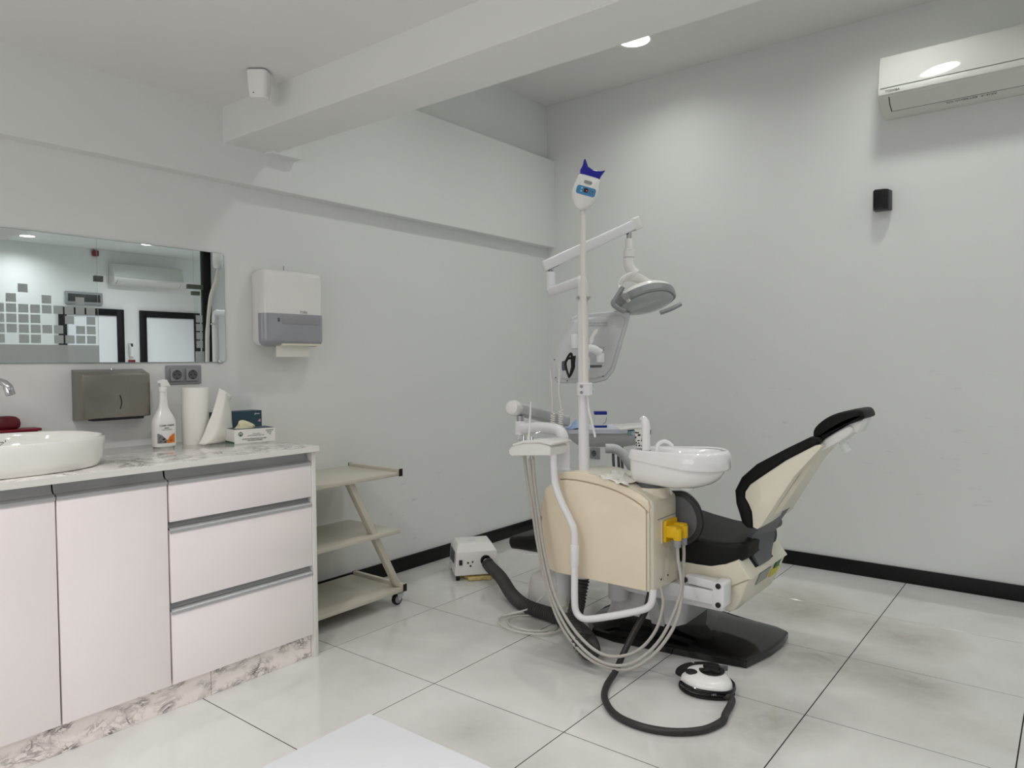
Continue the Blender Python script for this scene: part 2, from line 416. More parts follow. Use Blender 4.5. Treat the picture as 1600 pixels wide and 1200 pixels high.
CZ = Vector((0, 0, 1))
# ------------------------------------------------------------------ the setting
HC, LC, CC = 3.09, 2.37, 2.985       # ceiling heights: treatment area, low part near the window, corridor
GX, FX = 4.75, 8.8                  # glass partition, far corridor wall
YB, YC = -6.2, 4.0                  # window wall, corridor end
bm = B(); box(bm, -0.12, FX+0.12, YB-0.12, YC+0.12, -0.2, -0.0016)
floor = struct('floor', bm, 'grout', 'floor of large polished off-white tiles with thin dark joints')
TX, TY = 0.5933, 0.6
xe = [0.0] + [0.5965+TX*i for i in range(0, 14) if 0.5965+TX*i < FX-0.05] + [FX]
ye = [0.0] + [-0.0455-TY*j for j in range(1, 11) if -0.0455-TY*j > YB+0.05] + [YB]
for i in range(len(xe)-1):
    for j in range(len(ye)-1):
        bm = B(); box(bm, xe[i]+0.0019, xe[i+1]-0.0019, ye[j+1]+0.0019, ye[j]-0.0019, -0.006, 0.0, 0.0006, 1)
        obj('tile', bm, 'porcelain_tile', floor, smooth=0)
bm = B(); box(bm, GX, FX, 0.0, YC, -0.006, 0.0)
obj('corridor_tiles', bm, 'porcelain_tile', floor, smooth=0)

bm = B(); box(bm, -0.12, 0.0, YB, 0.12, 0, 3.3); struct('wall_left', bm, 'wall_paint', 'white painted wall behind the washbasin')
bm = B(); box(bm, 0.0, GX, 0.0, 0.12, 0, 3.3); struct('wall_right', bm, 'wall_paint', 'white painted wall behind the dental chair')
bm = B(); box(bm, -0.12, WIN[0], YB-0.12, YB, 0, 3.3); box(bm, WIN[1], FX+0.12, YB-0.12, YB, 0, 3.3)
box(bm, WIN[0], WIN[1], YB-0.12, YB, 0, WIN[2]); box(bm, WIN[0], WIN[1], YB-0.12, YB, WIN[3], 3.3)
struct('wall_back', bm, 'wall_paint', 'white wall with the wide window behind the camera')
bm = B(); box(bm, FX, FX+0.12, YB, YC, 0, 3.3); struct('wall_corridor', bm, 'wall_paint', 'far corridor wall with doors, seen in the mirror')
bm = B(); box(bm, GX, FX, YC, YC+0.12, 0, 3.3); box(bm, GX-0.0, GX+0.12, 0.12, YC, 0, 3.3); struct('wall_corridor_end', bm, 'wall_paint', 'white end walls of the corridor')
# window behind the camera
bm = B(); x0, x1, z0, z1 = WIN
for a, b_, c, d in ((x0, x1, z0, z0+0.05), (x0, x1, z1-0.05, z1), (x0, x0+0.05, z0, z1), (x1-0.05, x1, z0, z1), (2.32, 2.38, z0, z1)):
    box(bm, a, b_, YB-0.09, YB-0.04, c, d, 0.004)
w1 = struct('window_1', bm, 'white_plastic', 'wide white framed window behind the camera')
bm = B(); box(bm, x0+0.05, x1-0.05, YB-0.07, YB-0.064, z0+0.05, z1-0.05); obj('pane', bm, 'sheet_glass', w1)
bm = B(); box(bm, x0-0.05, x1+0.05, YB-0.04, YB+0.12, z0-0.03, z0, 0.005); obj('window_sill', bm, 'white_plastic', w1)
# ceilings, beam and soffit
bm = B(); box(bm, -0.12, GX, -2.40, 0.12, HC, HC+0.1); ceil = struct('ceiling', bm, 'ceiling_paint', 'high white ceiling with recessed downlights')
bm = B(); box(bm, -0.12, GX, YB, -2.55, LC, LC+0.1); struct('ceiling_low', bm, 'ceiling_paint', 'lower white ceiling above the washbasin')
bm = B(); box(bm, GX, FX+0.12, YB, YC, CC, CC+0.1); struct('ceiling_corridor', bm, 'ceiling_paint', 'white corridor ceiling, seen in the mirror')
bm = B(); box(bm, 0.0, GX, -2.61, -2.36, 2.213, HC, 0.002, 1); struct('trim_1', bm, 'soffit_paint', 'white ceiling beam crossing from the left wall to upper right')
bm = B(); box(bm, -0.01, 0.068, YB, 0.0, 2.05, 2.68, 0.002, 1); struct('trim_2', bm, 'soffit_paint', 'long white boxed ledge along the top of the left wall')
bm = B(); box(bm, 0.066, 0.128, -2.40, -2.235, 2.205, 2.5, 0.002, 1); struct('trim_3', bm, 'soffit_paint', 'short white box under the beam at the left wall')
# skirting boards
def skirting(name, label, pts_boxes):
    bm = B()
    for q in pts_boxes: box(bm, *q, 0.003, 2)
    struct(name, bm, 'black_skirting', label)
skirting('baseboard_left', 'black skirting board along the left wall', [(0.0, 0.014, -2.55, -0.014, 0, 0.082)])
skirting('baseboard_right', 'black skirting board along the wall behind the chair', [(0.0, GX, -0.014, 0.0, 0, 0.082)])
skirting('baseboard_corridor', 'black skirting board of the far corridor wall', [(FX-0.014, FX, YB, -0.12, 0, 0.082), (FX-0.014, FX, 0.82, 1.04, 0, 0.082)])

# glass partition with film squares
gp = B(); box(gp, GX-0.03, GX+0.05, -0.085, 0.0, 0, HC, 0.003); gp_o = struct('wall_glass', gp, 'black_skirting', 'glass partition with frosted squares, seen in the mirror')
bm = B(); box(bm, GX, GX+0.01, -0.19, -0.085, 0.02, HC); obj('glass_pane', bm, 'sheet_glass', gp_o)
bm = B(); box(bm, GX, GX+0.01, YB, -1.205, 0.02, HC); obj('glass_pane', bm, 'sheet_glass', gp_o)
bm = B(); box(bm, GX, GX+0.01, -1.203, -0.192, 2.13, HC); obj('glass_pane', bm, 'sheet_glass', gp_o)
bm = B(); box(bm, GX-0.003, GX-0.001, YB, -1.205, 0.02, 1.415); box(bm, GX-0.003, GX-0.001, -0.19, -0.085, 0.02, 1.36); obj('frosted_band', bm, 'film_frost', gp_o)
colrows = [(0, 1, 2, 3), (0, 1, 3, 4), (0, 2, 3), (0, 1, 3), (1, 3, 4), (0, 1, 2, 3), (0, 1, 2, 3, 5), (1, 2, 3, 4), (0, 1, 2, 3), (0, 2, 3), (0, 1, 3, 4), (0, 1, 2), (1, 2, 3)]
for c_, rows in enumerate(colrows):
    for r_ in rows:
        yy = -1.235-0.0985*c_; zz = 1.43+0.0955*r_
        bm = B(); box(bm, GX-0.003, GX-0.001, yy-0.082, yy, zz, zz+0.08); obj('film_square', bm, 'film_frost', gp_o, smooth=0)
for r_ in (0, 1, 2, 3):
    zz = 1.40+0.0955*r_
    bm = B(); box(bm, GX-0.003, GX-0.001, -0.175, -0.1, zz, zz+0.08); obj('film_square', bm, 'film_frost', gp_o, smooth=0)
bm = B(); box(bm, GX-0.02, GX+0.03, -1.235, -1.155, 2.06, 2.12, 0.003); obj('patch_fitting', bm, 'olive_metal', gp_o)
bm = B(); box(bm, GX-0.02, GX+0.03, -0.265, -0.088, 2.06, 2.11, 0.003); obj('patch_fitting', bm, 'olive_metal', gp_o)
bm = B(); box(bm, GX-0.02, GX+0.03, -0.215, -0.13, 1.99, 2.035, 0.003); obj('patch_fitting', bm, 'olive_metal', gp_o)

# doors on the far corridor wall
def corridor_door(name, y0, y1, label):
    bm = B(); fw = 0.10
    box(bm, FX-0.05, FX, y0, y0+fw, 0, 2.08, 0.003); box(bm, FX-0.05, FX, y1-fw, y1, 0, 2.08, 0.003); box(bm, FX-0.05, FX, y0+fw, y1-fw, 2.08-fw, 2.08, 0.003)
    o = struct(name, bm, 'black_skirting', label)
    bm = B(); box(bm, FX-0.03, FX-0.005, y0+fw+0.004, y1-fw-0.004, 0.01, 2.08-fw-0.004, 0.003); obj('door_leaf', bm, 'door_white', o)
    bm = B(); cyl(bm, (FX-0.03, y0+fw+0.07, 1.02), (FX-0.08, y0+fw+0.07, 1.02), 0.012, 12); tube(bm, [(FX-0.08, y0+fw+0.06, 1.02), (FX-0.08, y0+fw+0.2, 1.02)], 0.010, 10); obj('door_handle', bm, 'chrome', o)
corridor_door('door_1', -0.12, 0.80, 'white corridor door with black frame, behind the glass edge in the mirror')
corridor_door('door_2', 1.05, 2.05, 'white corridor door with black frame at the right of the mirror image')

# ------------------------------------------------------------------ downlights
def downlight(x, y, z, power, label, group, color=(0.985, 1.0, 0.975)):
    t = thing('ceiling_downlight', label, 'downlight', (x, y, z), group)
    bm = B(); lathe(bm, [(0.088, 0.03), (0.088, 0.0), (0.102, -0.003), (0.104, 0.0), (0.104, 0.004)], (x, y, z-0.002), 40)
    bmesh.ops.delete(bm, geom=[f for f in bm.faces if len(f.verts) > 4], context='FACES_ONLY')
    obj('trim_ring', bm, 'white_plastic', t)
    bm = B(); cyl(bm, (x, y, z+0.0285), (x, y, z+0.034), 0.088, 40); obj('diffuser', bm, 'diffuser', t)
    l = area_light('downlight_lamp', (x, y, z+0.026), 0.16, power, color, (0, 0, -1), 145)
    l.parent = t; l.location = (0, 0, 0.026)
def cut_ceiling(co, spots, z, h=0.1, r=0.089):
    """open a round hole in a slab for every downlight"""
    me = co.data; bm = bmesh.new(); bm.from_mesh(me)
    org = co.location
    cut = bpy.data.meshes.new('hole'); cb = bmesh.new()
    for x, y in spots: cyl(cb, (x-org.x, y-org.y, z-0.05-org.z), (x-org.x, y-org.y, z+0.04-org.z), r, 40)
    cb.to_mesh(cut); cb.free(); hole = bpy.data.objects.new('hole', cut); COL.objects.link(hole)
    md = co.modifiers.new('holes', 'BOOLEAN'); md.object = hole; md.operation = 'DIFFERENCE'; md.solver = 'EXACT'
    dg = bpy.context.evaluated_depsgraph_get(); ev = co.evaluated_get(dg)
    nm = bpy.data.meshes.new_from_object(ev); co.modifiers.clear(); co.data = nm
    bpy.data.objects.remove(hole); bm.free()
SPOTS = [(1.035, -0.575), (2.39, -0.575), (3.56, -0.575), (1.035, -1.75), (2.30, -1.75), (3.56, -1.75)]
cut_ceiling(ceil, SPOTS, HC)
labels = ['lit round downlight in the high ceiling above the pole, nearest the corner', 'round downlight in the high ceiling outside the frame above the air conditioner', 'round downlight in the high ceiling far right, outside the frame', 'round downlight hidden behind the beam at left', 'round downlight hidden behind the beam in the middle', 'round downlight hidden behind the beam at right']
for (x, y), lb in zip(SPOTS, labels): downlight(x, y, HC, 3.8, lb, 'recessed downlights of the treatment area')
cl_low = bpy.data.objects['ceiling_low']
LS = [(1.45, -3.75), (3.0, -3.75), (1.45, -5.2), (3.0, -5.2)]
cut_ceiling(cl_low, LS, LC)
for (x, y), lb in zip(LS, ['round downlight in the low ceiling left of the camera', 'round downlight in the low ceiling above the desk', 'round downlight in the low ceiling behind the camera at left', 'round downlight in the low ceiling behind the camera at right']): downlight(x, y, LC, 9.9, lb, 'recessed downlights of the low ceiling', (1.0, 0.955, 0.955))
cc = bpy.data.objects['ceiling_corridor']
CS = [(8.258, -0.666), (7.74, 0.715), (6.2, -2.6), (6.2, 1.6)]
cut_ceiling(cc, CS, CC)
for (x, y), lb in zip(CS, ['corridor downlight at the top left of the mirror image', 'corridor downlight above the air conditioner in the mirror', 'corridor downlight behind the frosted glass, outside the mirror', 'corridor downlight near the corridor end']): downlight(x, y, CC, 30*(0.45 if x > 7.0 else 1.5), lb, 'recessed downlights of the corridor', (0.94, 0.97, 1.0))

# ------------------------------------------------------------------ base cabinets along the left wall
XF = 0.622                            # front plane of doors and drawers
def handle_rail(parent, y0, y1, z, sub=None):
    """aluminium profile: recessed channel above, rounded lip on the top edge of the front"""
    bm = B(); prism(bm, [(XF-0.034, z+0.034), (XF-0.030, z+0.034), (XF-0.026, z+0.012), (XF-0.018, z+0.004), (XF-0.004, z+0.002), (XF+0.003, z-0.004), (XF+0.003, z-0.014), (XF-0.001, z-0.014), (XF-0.001, z-0.006), (XF-0.006, z-0.001), (XF-0.022, z-0.001), (XF-0.031, z+0.009)], 'Y', y0, y1)
    return obj('handle_rail', bm, 'aluminium', parent)
dc = thing('drawer_cabinet', 'glossy white base cabinet with three drawers at the worktop end', 'cabinet', (0.3, -2.87, 0))
bm = B(); box(bm, 0.02, XF-0.048, -3.166, -2.575, 0.105, 0.855); obj('carcass', bm, 'gap_dark', dc)
for z0, z1 in ((0.671, 0.812), (0.386, 0.642), (0.098, 0.356)):
    bm = B(); box(bm, XF-0.018, XF, -3.163, -2.574, z0, z1, 0.0015); dr = obj('drawer', bm, 'cabinet_gloss', dc)
    handle_rail(dr, -3.163, -2.574, z1+0.004)
bm = B(); box(bm, 0.0, XF+0.004, -2.572, -2.553, 0.0, 0.857, 0.001); obj('end_panel', bm, 'cabinet_edge', dc)
sc_ = thing('sink_cabinet', 'glossy white base cabinet with two doors under the washbasin', 'cabinet', (0.3, -3.52, 0))
bm = B(); box(bm, 0.02, XF-0.048, -3.872, -3.169, 0.105, 0.855); obj('carcass', bm, 'gap_dark', sc_)
for y0, y1 in ((-3.513, -3.170), (-3.866, -3.518)):
    bm = B(); box(bm, XF-0.018, XF, y0, y1, 0.098, 0.814, 0.0015); d = obj('door', bm, 'cabinet_gloss', sc_)
    handle_rail(d, y0, y1, 0.818)
pl = thing('cabinet_plinth', 'marble patterned plinth strip under the cabinets', 'plinth', (0.58, -3.3, 0))
for y0, y1 in ((-3.012, -2.574), (-3.87, -3.014)):
    bm = B(); box(bm, 0.585, 0.602, y0, y1, 0.0, 0.108, 0.0008, 1); obj('plinth_board', bm, 'plinth_marble', pl)
bm = B(); box(bm, 0.0, 0.648, -3.88, -2.551, 0.858, 0.881, 0.003, 2)
wt = obj('worktop', bm, 'worktop_marble', label='thin white marble worktop running over both base cabinets', cat='worktop', loc=(0.3, -3.2, 0.858))

bm = B(); box(bm, 0.6482, 0.6500, -3.88, -2.551, 0.8585, 0.8795, 0.0006, 1); obj('edge_band', bm, 'cabinet_edge', wt)

# ------------------------------------------------------------------ wash basin, tap, soap things
wb_ = thing('washbasin', 'oval white ceramic vessel basin on the marble worktop', 'washbasin', (0.365, -3.612, 0.881))
CXb, CYb = 0.365, -3.612
bm = B(); rings = []
for s, z in ((0.90, 0.881), (0.94, 0.886), (0.97, 0.91), (0.99, 0.95), (1.0, 0.974), (0.993, 0.981), (0.975, 0.983), (0.957, 0.979), (0.945, 0.965), (0.90, 0.93), (0.80, 0.905), (0.5, 0.898), (0.15, 0.895)):
    rings.append([(x, y, z) for x, y in sup(CXb, CYb, 0.245*(s if s > 0.6 else s), 0.325*s, 2.5, 64)])
loft(bm, rings); obj('bowl', bm, 'ceramic', wb_, 50)
bm = B(); lathe(bm, [(0.03, 0), (0.03, 0.004), (0.022, 0.006), (0.0, 0.006)], (CXb, CYb, 0.894), 24); obj('drain', bm, 'chrome', wb_)
text('basin_lettering', 'Vitale', (0.145, -3.515, 0.950), 0.026, (0, 1, 0), (-0.12, 0, 1), 'print_black', wb_, 'small dark lettering inside the basin')
tp = thing('basin_tap', 'tall chrome basin tap at the left edge of the picture', 'tap', (0.075, -3.60, 0.881))
bm = B(); lathe(bm, [(0.026, 0), (0.026, 0.006), (0.018, 0.01), (0.0145, 0.02), (0.0145, 0.335), (0.016, 0.345), (0.0, 0.348)], (0.075, -3.590, 0.881), 24); obj('tap_body', bm, 'chrome', tp)
bm = B(); tube(bm, spline([(0.075, -3.590, 1.163), (0.12, -3.553, 1.170), (0.17, -3.515, 1.164), (0.19, -3.500, 1.148), (0.193, -3.498, 1.135)], 6), 0.012, 16); obj('spout', bm, 'chrome', tp)
bm = B(); cyl(bm, (0.188, -3.502, 1.150), (0.195, -3.496, 1.118), 0.0150, 20, 0.002); obj('aerator', bm, 'chrome', tp)
bm = B(); tube(bm, [(0.075, -3.590, 1.228), (0.05, -3.66, 1.25)], 0.006, 10); obj('lever', bm, 'chrome', tp)
st = thing('soap_tray', 'dark red plastic tray lying behind the washbasin', 'tray', (0.055, -3.44, 0.881))
bm = B(); pillow(bm, rrect(0.014, 0.098, -3.565, -3.368, 0.010), 'Z', 0.980, 0.990, 0.003, 3); obj('tray_top', bm, 'red_bright', st)
bm = B(); box(bm, 0.022, 0.090, -3.555, -3.378, 0.881, 0.981, 0.006); obj('tray_body', bm, 'red_bright', st)
bm = B(); rings = []
for z, s in ((0.990, 0.75), (0.997, 0.95), (1.011, 1.0), (1.025, 0.93), (1.035, 0.7), (1.039, 0.3)):
    rings.append([(x, y, z) for x, y in sup(0.056, -3.475, 0.026*s, 0.050*s, 2.2, 32)])
loft(bm, rings); obj('bar_of_soap', bm, 'red_dark', label='dark red oval soap block on the red tray', cat='soap', loc=(0.056, -3.475, 0.990))

# ------------------------------------------------------------------ mirror
mr_ = thing('wall_mirror', 'frameless rectangular wall mirror with rounded corners above the basin', 'mirror', (0.003, -3.2, 1.48))
o_ = rrect(-3.90, -2.581, 1.229, 1.726, 0.016, 6)
bm = B(); prism(bm, o_, 'X', 0.002, 0.0065); obj('mirror_backing', bm, 'mirror_edge', mr_)
bm = B(); prism(bm, inset2(o_, 0.0015), 'X', 0.0064, 0.0072); obj('mirror_glass', bm, 'mirror_silver', mr_, smooth=0)
for y, z in ((-2.612, 1.2315), (-3.65, 1.2315)):
    bm = B(); box(bm, 0.002, 0.012, y-0.008, y+0.008, z-0.008, z+0.004, 0.002); obj('clip', bm, 'chrome', mr_)

# ------------------------------------------------------------------ steel folded towel dispenser
sd = thing('folded_towel_dispenser', 'brushed steel folded towel dispenser on the wall under the mirror', 'towel dispenser', (0, -3.09, 1.0))
bm = B()
bk = [(0.001, -3.232, 1.001), (0.001, -2.957, 1.001), (0.001, -2.957, 1.203), (0.001, -3.232, 1.203)]
fr_ = [(0.108, -3.232, 1.012), (0.108, -2.978, 1.012), (0.108, -2.978, 1.183), (0.108, -3.232, 1.183)]
hexa(bm, bk+fr_, 0.003, 2); obj('case', bm, 'brushed_steel', sd)
bm = B(); box(bm, 0.1075, 0.1105, -3.229, -2.981, 1.016, 1.180, 0.0012, 2); lid = obj('front_cover', bm, 'brushed_steel', sd)
bm = B(); pts = [(0.111, -3.098+0.006*math.sin((z-1.045)/0.055*math.pi), z) for z in (1.045, 1.058, 1.072, 1.086, 1.1)]
tube(bm, pts, 0.0035, 8, flat=(1, 0.5)); obj('window_slot', bm, 'outlet_dark', lid)
bm = B(); cyl(bm, (0.05, -3.10, 1.196), (0.05, -3.10, 1.209), 0.007, 16, 0.002); obj('lock', bm, 'chrome', sd)
bm = B(); box(bm, 0.04, 0.095, -3.19, -3.0, 1.001, 1.0125); obj('outlet_slot', bm, 'outlet_dark', sd)

# ------------------------------------------------------------------ sockets
def socket(parent, c, n, U, m='socket_grey'):
    """one square insert with round well, earth clips and pin holes"""
    c = Vector(c); n = Vector(n); U = Vector(U); W = Vector((0, 0, 1))
    bm = B(); obox(bm, c+n*0.005, U, W, n, 0.0285, 0.0285, 0.005, 0.003); ins = obj('socket_insert', bm, m, parent)
    bm = B(); lathe(bm, [(0.0215, 0.0098), (0.0215, 0.0104), (0.0195, 0.0108), (0.0185, 0.0102), (0.0, 0.0102)], c, 28, n); obj('socket_well', bm, 'well_dark', ins)
    for s in (-1, 1):
        bm = B(); cyl(bm, c+U*0.0095*s+n*0.0095, c+U*0.0095*s+n*0.0108, 0.003, 10); obj('pin_hole', bm, 'outlet_dark', ins)
        bm = B(); obox(bm, c+W*0.0165*s+n*0.0105, U, W, n, 0.004, 0.0025, 0.0012); obj('earth_clip', bm, 'outlet_dark', ins)
ds = thing('double_socket', 'grey double power socket on the wall right of the steel dispenser', 'socket', (0, -2.782, 1.175))
bm = B(); pillow(bm, rrect(-2.862, -2.702, 1.133, 1.216, 0.006), 'X', 0.0, 0.008, 0.003, 2); obj('socket_plate', bm, 'socket_grey', ds)
for y in (-2.818, -2.747): socket(ds, (0.007, y, 1.1745), (1, 0, 0), (0, 1, 0))
ws = thing('wall_socket', 'single grey power socket low on the right wall by the corner', 'socket', (0.40, 0, 0.56))
bm = B(); pillow(bm, rrect(0.362, 0.442, 0.523, 0.605, 0.006), 'Y', 0.0, -0.009, 0.003, 2); obj('socket_plate', bm, 'socket_grey', ws)
socket(ws, (0.402, -0.008, 0.564), (0, -1, 0), (1, 0, 0))

# ------------------------------------------------------------------ spray bottle
sb = thing('spray_bottle', 'white cleaning spray bottle with orange label on the worktop', 'bottle', (0.14, -2.942, 0.881))
bx, by, bz = 0.14, -2.942, 0.881
bm = B(); rings = []
for s, w, z in ((0.85, 0, 0), (0.97, 0, 0.004), (1.0, 0, 0.012), (1.0, 0, 0.098), (0.97, 0, 0.11), (0.82, 0, 0.128), (0.6, 0, 0.146), (0.42, 0, 0.165), (0.34, 0, 0.19), (0.31, 0, 0.222), (0.31, 0, 0.23)):
    rings.append([(bx+a, by+b_, bz+z) for a, b_ in sup(0, 0, max(0.034*s, 0.0125) if s < 0.5 else 0.034*s, 0.046*s, 2.6, 40)])
loft(bm, rings); obj('bottle_body', bm, 'white_plastic', sb, 40)
bm = B(); cyl(bm, (bx, by, bz+0.226), (bx, by, bz+0.248), 0.0165, 20, 0.002); obj('collar', bm, 'white_plastic', sb)
bm = B(); prism(bm, [(by-0.024, bz+0.262), (by-0.024, bz+0.272), (by-0.002, bz+0.278), (by+0.014, bz+0.277), (by+0.022, bz+0.262), (by+0.03, bz+0.25), (by+0.024, bz+0.247), (by+0.012, bz+0.249), (by-0.012, bz+0.247), (by-0.014, bz+0.262)], 'X', bx-0.011, bx+0.011, 0.003); obj('trigger_head', bm, 'white_plastic', sb)
def front_of(y, z): return bx+0.0345*max(0.0, 1-abs((y-by)/0.046)**2.6)**(1/2.6)
def curved_label(name, poly_rows, m, parent):
    bm = B(); grid = []
    for z, ya, yb in poly_rows: grid.append([bm.verts.new((front_of(ya+(yb-ya)*k/12, z)+0.0006, ya+(yb-ya)*k/12, z)) for k in range(13)])
    for a, b_ in zip(grid, grid[1:]):
        for k in range(12): bm.faces.new((a[k], a[k+1], b_[k+1], b_[k]))
    return obj(name, bm, m, parent)
curved_label('label_orange', [(bz+0.018, by-0.006, by+0.03), (bz+0.030, by-0.002, by+0.03), (bz+0.042, by+0.006, by+0.03), (bz+0.052, by+0.018, by+0.0301), (bz+0.056, by+0.0295, by+0.030)], 'orange_print', sb)
curved_label('label_photo', [(bz+0.018, by-0.038, by-0.006), (bz+0.030, by-0.038, by-0.002), (bz+0.040, by-0.038, by-0.012), (bz+0.050, by-0.038, by-0.022), (bz+0.058, by-0.038, by-0.034)], 'print_grey', sb)
for k, (yy, zz, s) in enumerate(((-0.03, 0.025, 0.006), (-0.018, 0.034, 0.007), (-0.012, 0.023, 0.005), (-0.032, 0.042, 0.005), (0.012, 0.028, 0.006))):
    curved_label('label_mark', [(bz+zz-s*0.5, by+yy-s, by+yy+s*0.6), (bz+zz+s*0.5, by+yy-s*0.4, by+yy+s)], 'print_black', sb)
text('bottle_lettering', 'CLEAR CARPE', (bx+0.0352, by-0.004, bz+0.090), 0.0098, (0, 1, 0), (0, 0, 1), 'print_black', sb)
text('bottle_lettering', 'optima', (bx+0.0352, by-0.004, bz+0.080), 0.007, (0, 1, 0), (0, 0, 1), 'print_black', sb)
text('bottle_lettering', 'Ready to use solution', (bx+0.0352, by-0.004, bz+0.073), 0.005, (0, 1, 0), (0, 0, 1), 'print_grey', sb)

# ------------------------------------------------------------------ paper roll with loose end
pr_ = thing('paper_towel_roll', 'upright white paper towel roll with its loose sheet leaning right', 'paper roll', (0.13, -2.80, 0.881))
bm = B(); lathe(bm, [(0.053, 0.0), (0.0545, 0.003), (0.0545, 0.237), (0.053, 0.2395), (0.02, 0.2395), (0.019, 0.2385), (0.019, 0.20), (0.0, 0.20)], (0.13, -2.80, 0.881), 48); obj('roll', bm, 'paper_white', pr_)
bm = B()
L_ = [(-2.7270, 1.1179), (-2.7427, 1.0664), (-2.7613, 1.0126), (-2.7824, 0.9677), (-2.8034, 0.9205), (-2.8239, 0.8845)]
M_ = [(-2.7094, 1.1010), (-2.7164, 1.0545), (-2.7230, 1.0191), (-2.7360, 0.9650), (-2.7575, 0.9147), (-2.8012, 0.8806)]
R_ = [(-2.6623, 1.0791), (-2.6780, 1.0519), (-2.6697, 1.0178), (-2.6677, 0.9700), (-2.6657, 0.9222), (-2.6847, 0.8817)]
rows = [[(0.198, l[0], max(l[1], 0.8825)), (0.212, l[0]*0.6+m_[0]*0.4, max(l[1]*0.5+m_[1]*0.5, 0.8825)), (0.222, m_[0], max(m_[1], 0.8825)), (0.192, r[0], max(r[1], 0.8825))] for l, m_, r in zip(L_, M_, R_)]
rows = [spline(r, 5) for r in rows]
cols = [spline([r[k] for r in rows], 4) for k in range(len(rows[0]))]
G = [[bm.verts.new(p) for p in c] for c in cols]
for a, b_ in zip(G, G[1:]):
    for k in range(len(a)-1): bm.faces.new((a[k], a[k+1], b_[k+1], b_[k]))
o = obj('loose_sheet', bm, 'paper_white', pr_, 60); md = o.modifiers.new('thickness', 'SOLIDIFY'); md.thickness = 0.0012

# ------------------------------------------------------------------ glove boxes
gb = thing('glove_box', 'white glove box with printed side lying open side up on the worktop', 'glove box', (0.2, -2.63, 0.881))
c0 = Vector((0.300, -2.722, 0)); c1 = Vector((0.335, -2.548, 0)); c2 = Vector((0.105, -2.702, 0))
e1 = (c1-c0).normalized(); e2 = Vector((-e1.y, e1.x, 0)); Lg = (c1-c0).length; Dg = 0.115
def gpt(a, b_, z): return c0+e1*a+e2*b_+Vector((0, 0, z))
bm = B(); hexa(bm, [gpt(0, 0, 0.881), gpt(Lg, 0, 0.881), gpt(Lg, Dg, 0.881), gpt(0, Dg, 0.881), gpt(0, 0, 0.941), gpt(Lg, 0, 0.941), gpt(Lg, Dg, 0.941), gpt(0, Dg, 0.941)], 0.0008, 1); obj('box_body', bm, 'card_white', gb)
bm = B(); hexa(bm, [gpt(0.002, 0.004, 0.9405), gpt(Lg-0.002, 0.004, 0.9405), gpt(Lg-0.002, Dg-0.004, 0.9405), gpt(0.002, Dg-0.004, 0.9405), gpt(0.002, 0.004, 0.9418), gpt(Lg-0.002, 0.004, 0.9418), gpt(Lg-0.002, Dg-0.004, 0.9418), gpt(0.002, Dg-0.004, 0.9418)]); obj('top_print', bm, 'teal_card', gb)
bm = B(); hexa(bm, [gpt(-0.0006, 0.0, 0.881), gpt(0.0, 0.0, 0.881), gpt(0, Dg, 0.881), gpt(-0.0006, Dg, 0.881), gpt(-0.0006, 0.0, 0.889), gpt(0, 0, 0.889), gpt(0, Dg, 0.889), gpt(-0.0006, Dg, 0.889)]); obj('green_stripe', bm, 'print_green', gb)
nf = -e2
bm = B(); c_ = gpt(0.027, 0, 0.921); lathe(bm, [(0.0098, 0.0), (0.0098, 0.0006), (0.0, 0.0006)], c_, 24, nf); obj('size_badge', bm, 'print_green', gb)
text('size_letter', 'M', gpt(0.027, -0.001, 0.921), 0.017, e1, CZ, 'card_white', gb)
text('box_lettering', 'LATEX EXAMINATION GLOVES', gpt(0.085, -0.0005, 0.8985), 0.0075, e1, CZ, 'print_black', gb)
text('box_lettering', 'NON STERILE POWDERED', gpt(0.088, -0.0005, 0.8915), 0.0055, e1, CZ, 'print_black', gb)
text('box_lettering', 'guantes de examen  handschuhe', gpt(0.092, -0.0005, 0.913), 0.0055, e1, CZ, 'print_grey', gb)
text('box_lettering', 'gants  guanti', gpt(0.095, -0.0005, 0.920), 0.006, e1, CZ, 'print_grey', gb)
text('box_lettering', 'powdered', gpt(0.152, -0.0005, 0.932), 0.008, e1, CZ, 'print_green', gb)
text('box_lettering', 'gloves', gpt(0.152, -0.0005, 0.924), 0.008, e1, CZ, 'print_green', gb)
text('box_lettering', 'CE', gpt(0.154, -0.0005, 0.915), 0.007, e1, CZ, 'print_grey', gb)
bm = B(); ctr = gpt(0.065, 0.05, 0.941); rings = []
for z, s, dx in ((0, 1.0, 0), (0.010, 0.9, 0.002), (0.02, 0.7, -0.004), (0.028, 0.5, -0.010), (0.034, 0.28, -0.013), (0.036, 0.1, -0.014)):
    rings.append([ctr+e1*(dx+0.040*s*math.cos(t)*(1+0.22*math.sin(3*t+z*90)))+e2*(0.022*s*math.sin(t)*(1+0.25*math.cos(2*t+z*70)))+Vector((0, 0, z)) for t in (2*math.pi*k/28 for k in range(28))])
loft(bm, rings); obj('glove', bm, 'latex', label='pale latex glove poking out of the white glove box', cat='glove', loc=tuple(ctr))
tb = thing('teal_glove_box', 'dark teal glove box standing on edge against the wall', 'glove box', (0.05, -2.53, 0.881))
bm = B(); box(bm, 0.012, 0.085, -2.675, -2.452, 0.8812, 1.002, 0.0015, 1); obj('box_body', bm, 'teal_card', tb)
bm = B(); box(bm, 0.012, 0.085, -2.4522, -2.448, 0.8812, 1.0, 0.001, 1); obj('end_flap', bm, 'card_white', tb)
text('box_lettering', 'gloves', (0.0855, -2.477, 0.988), 0.011, (0, 1, 0), CZ, 'card_white', tb)
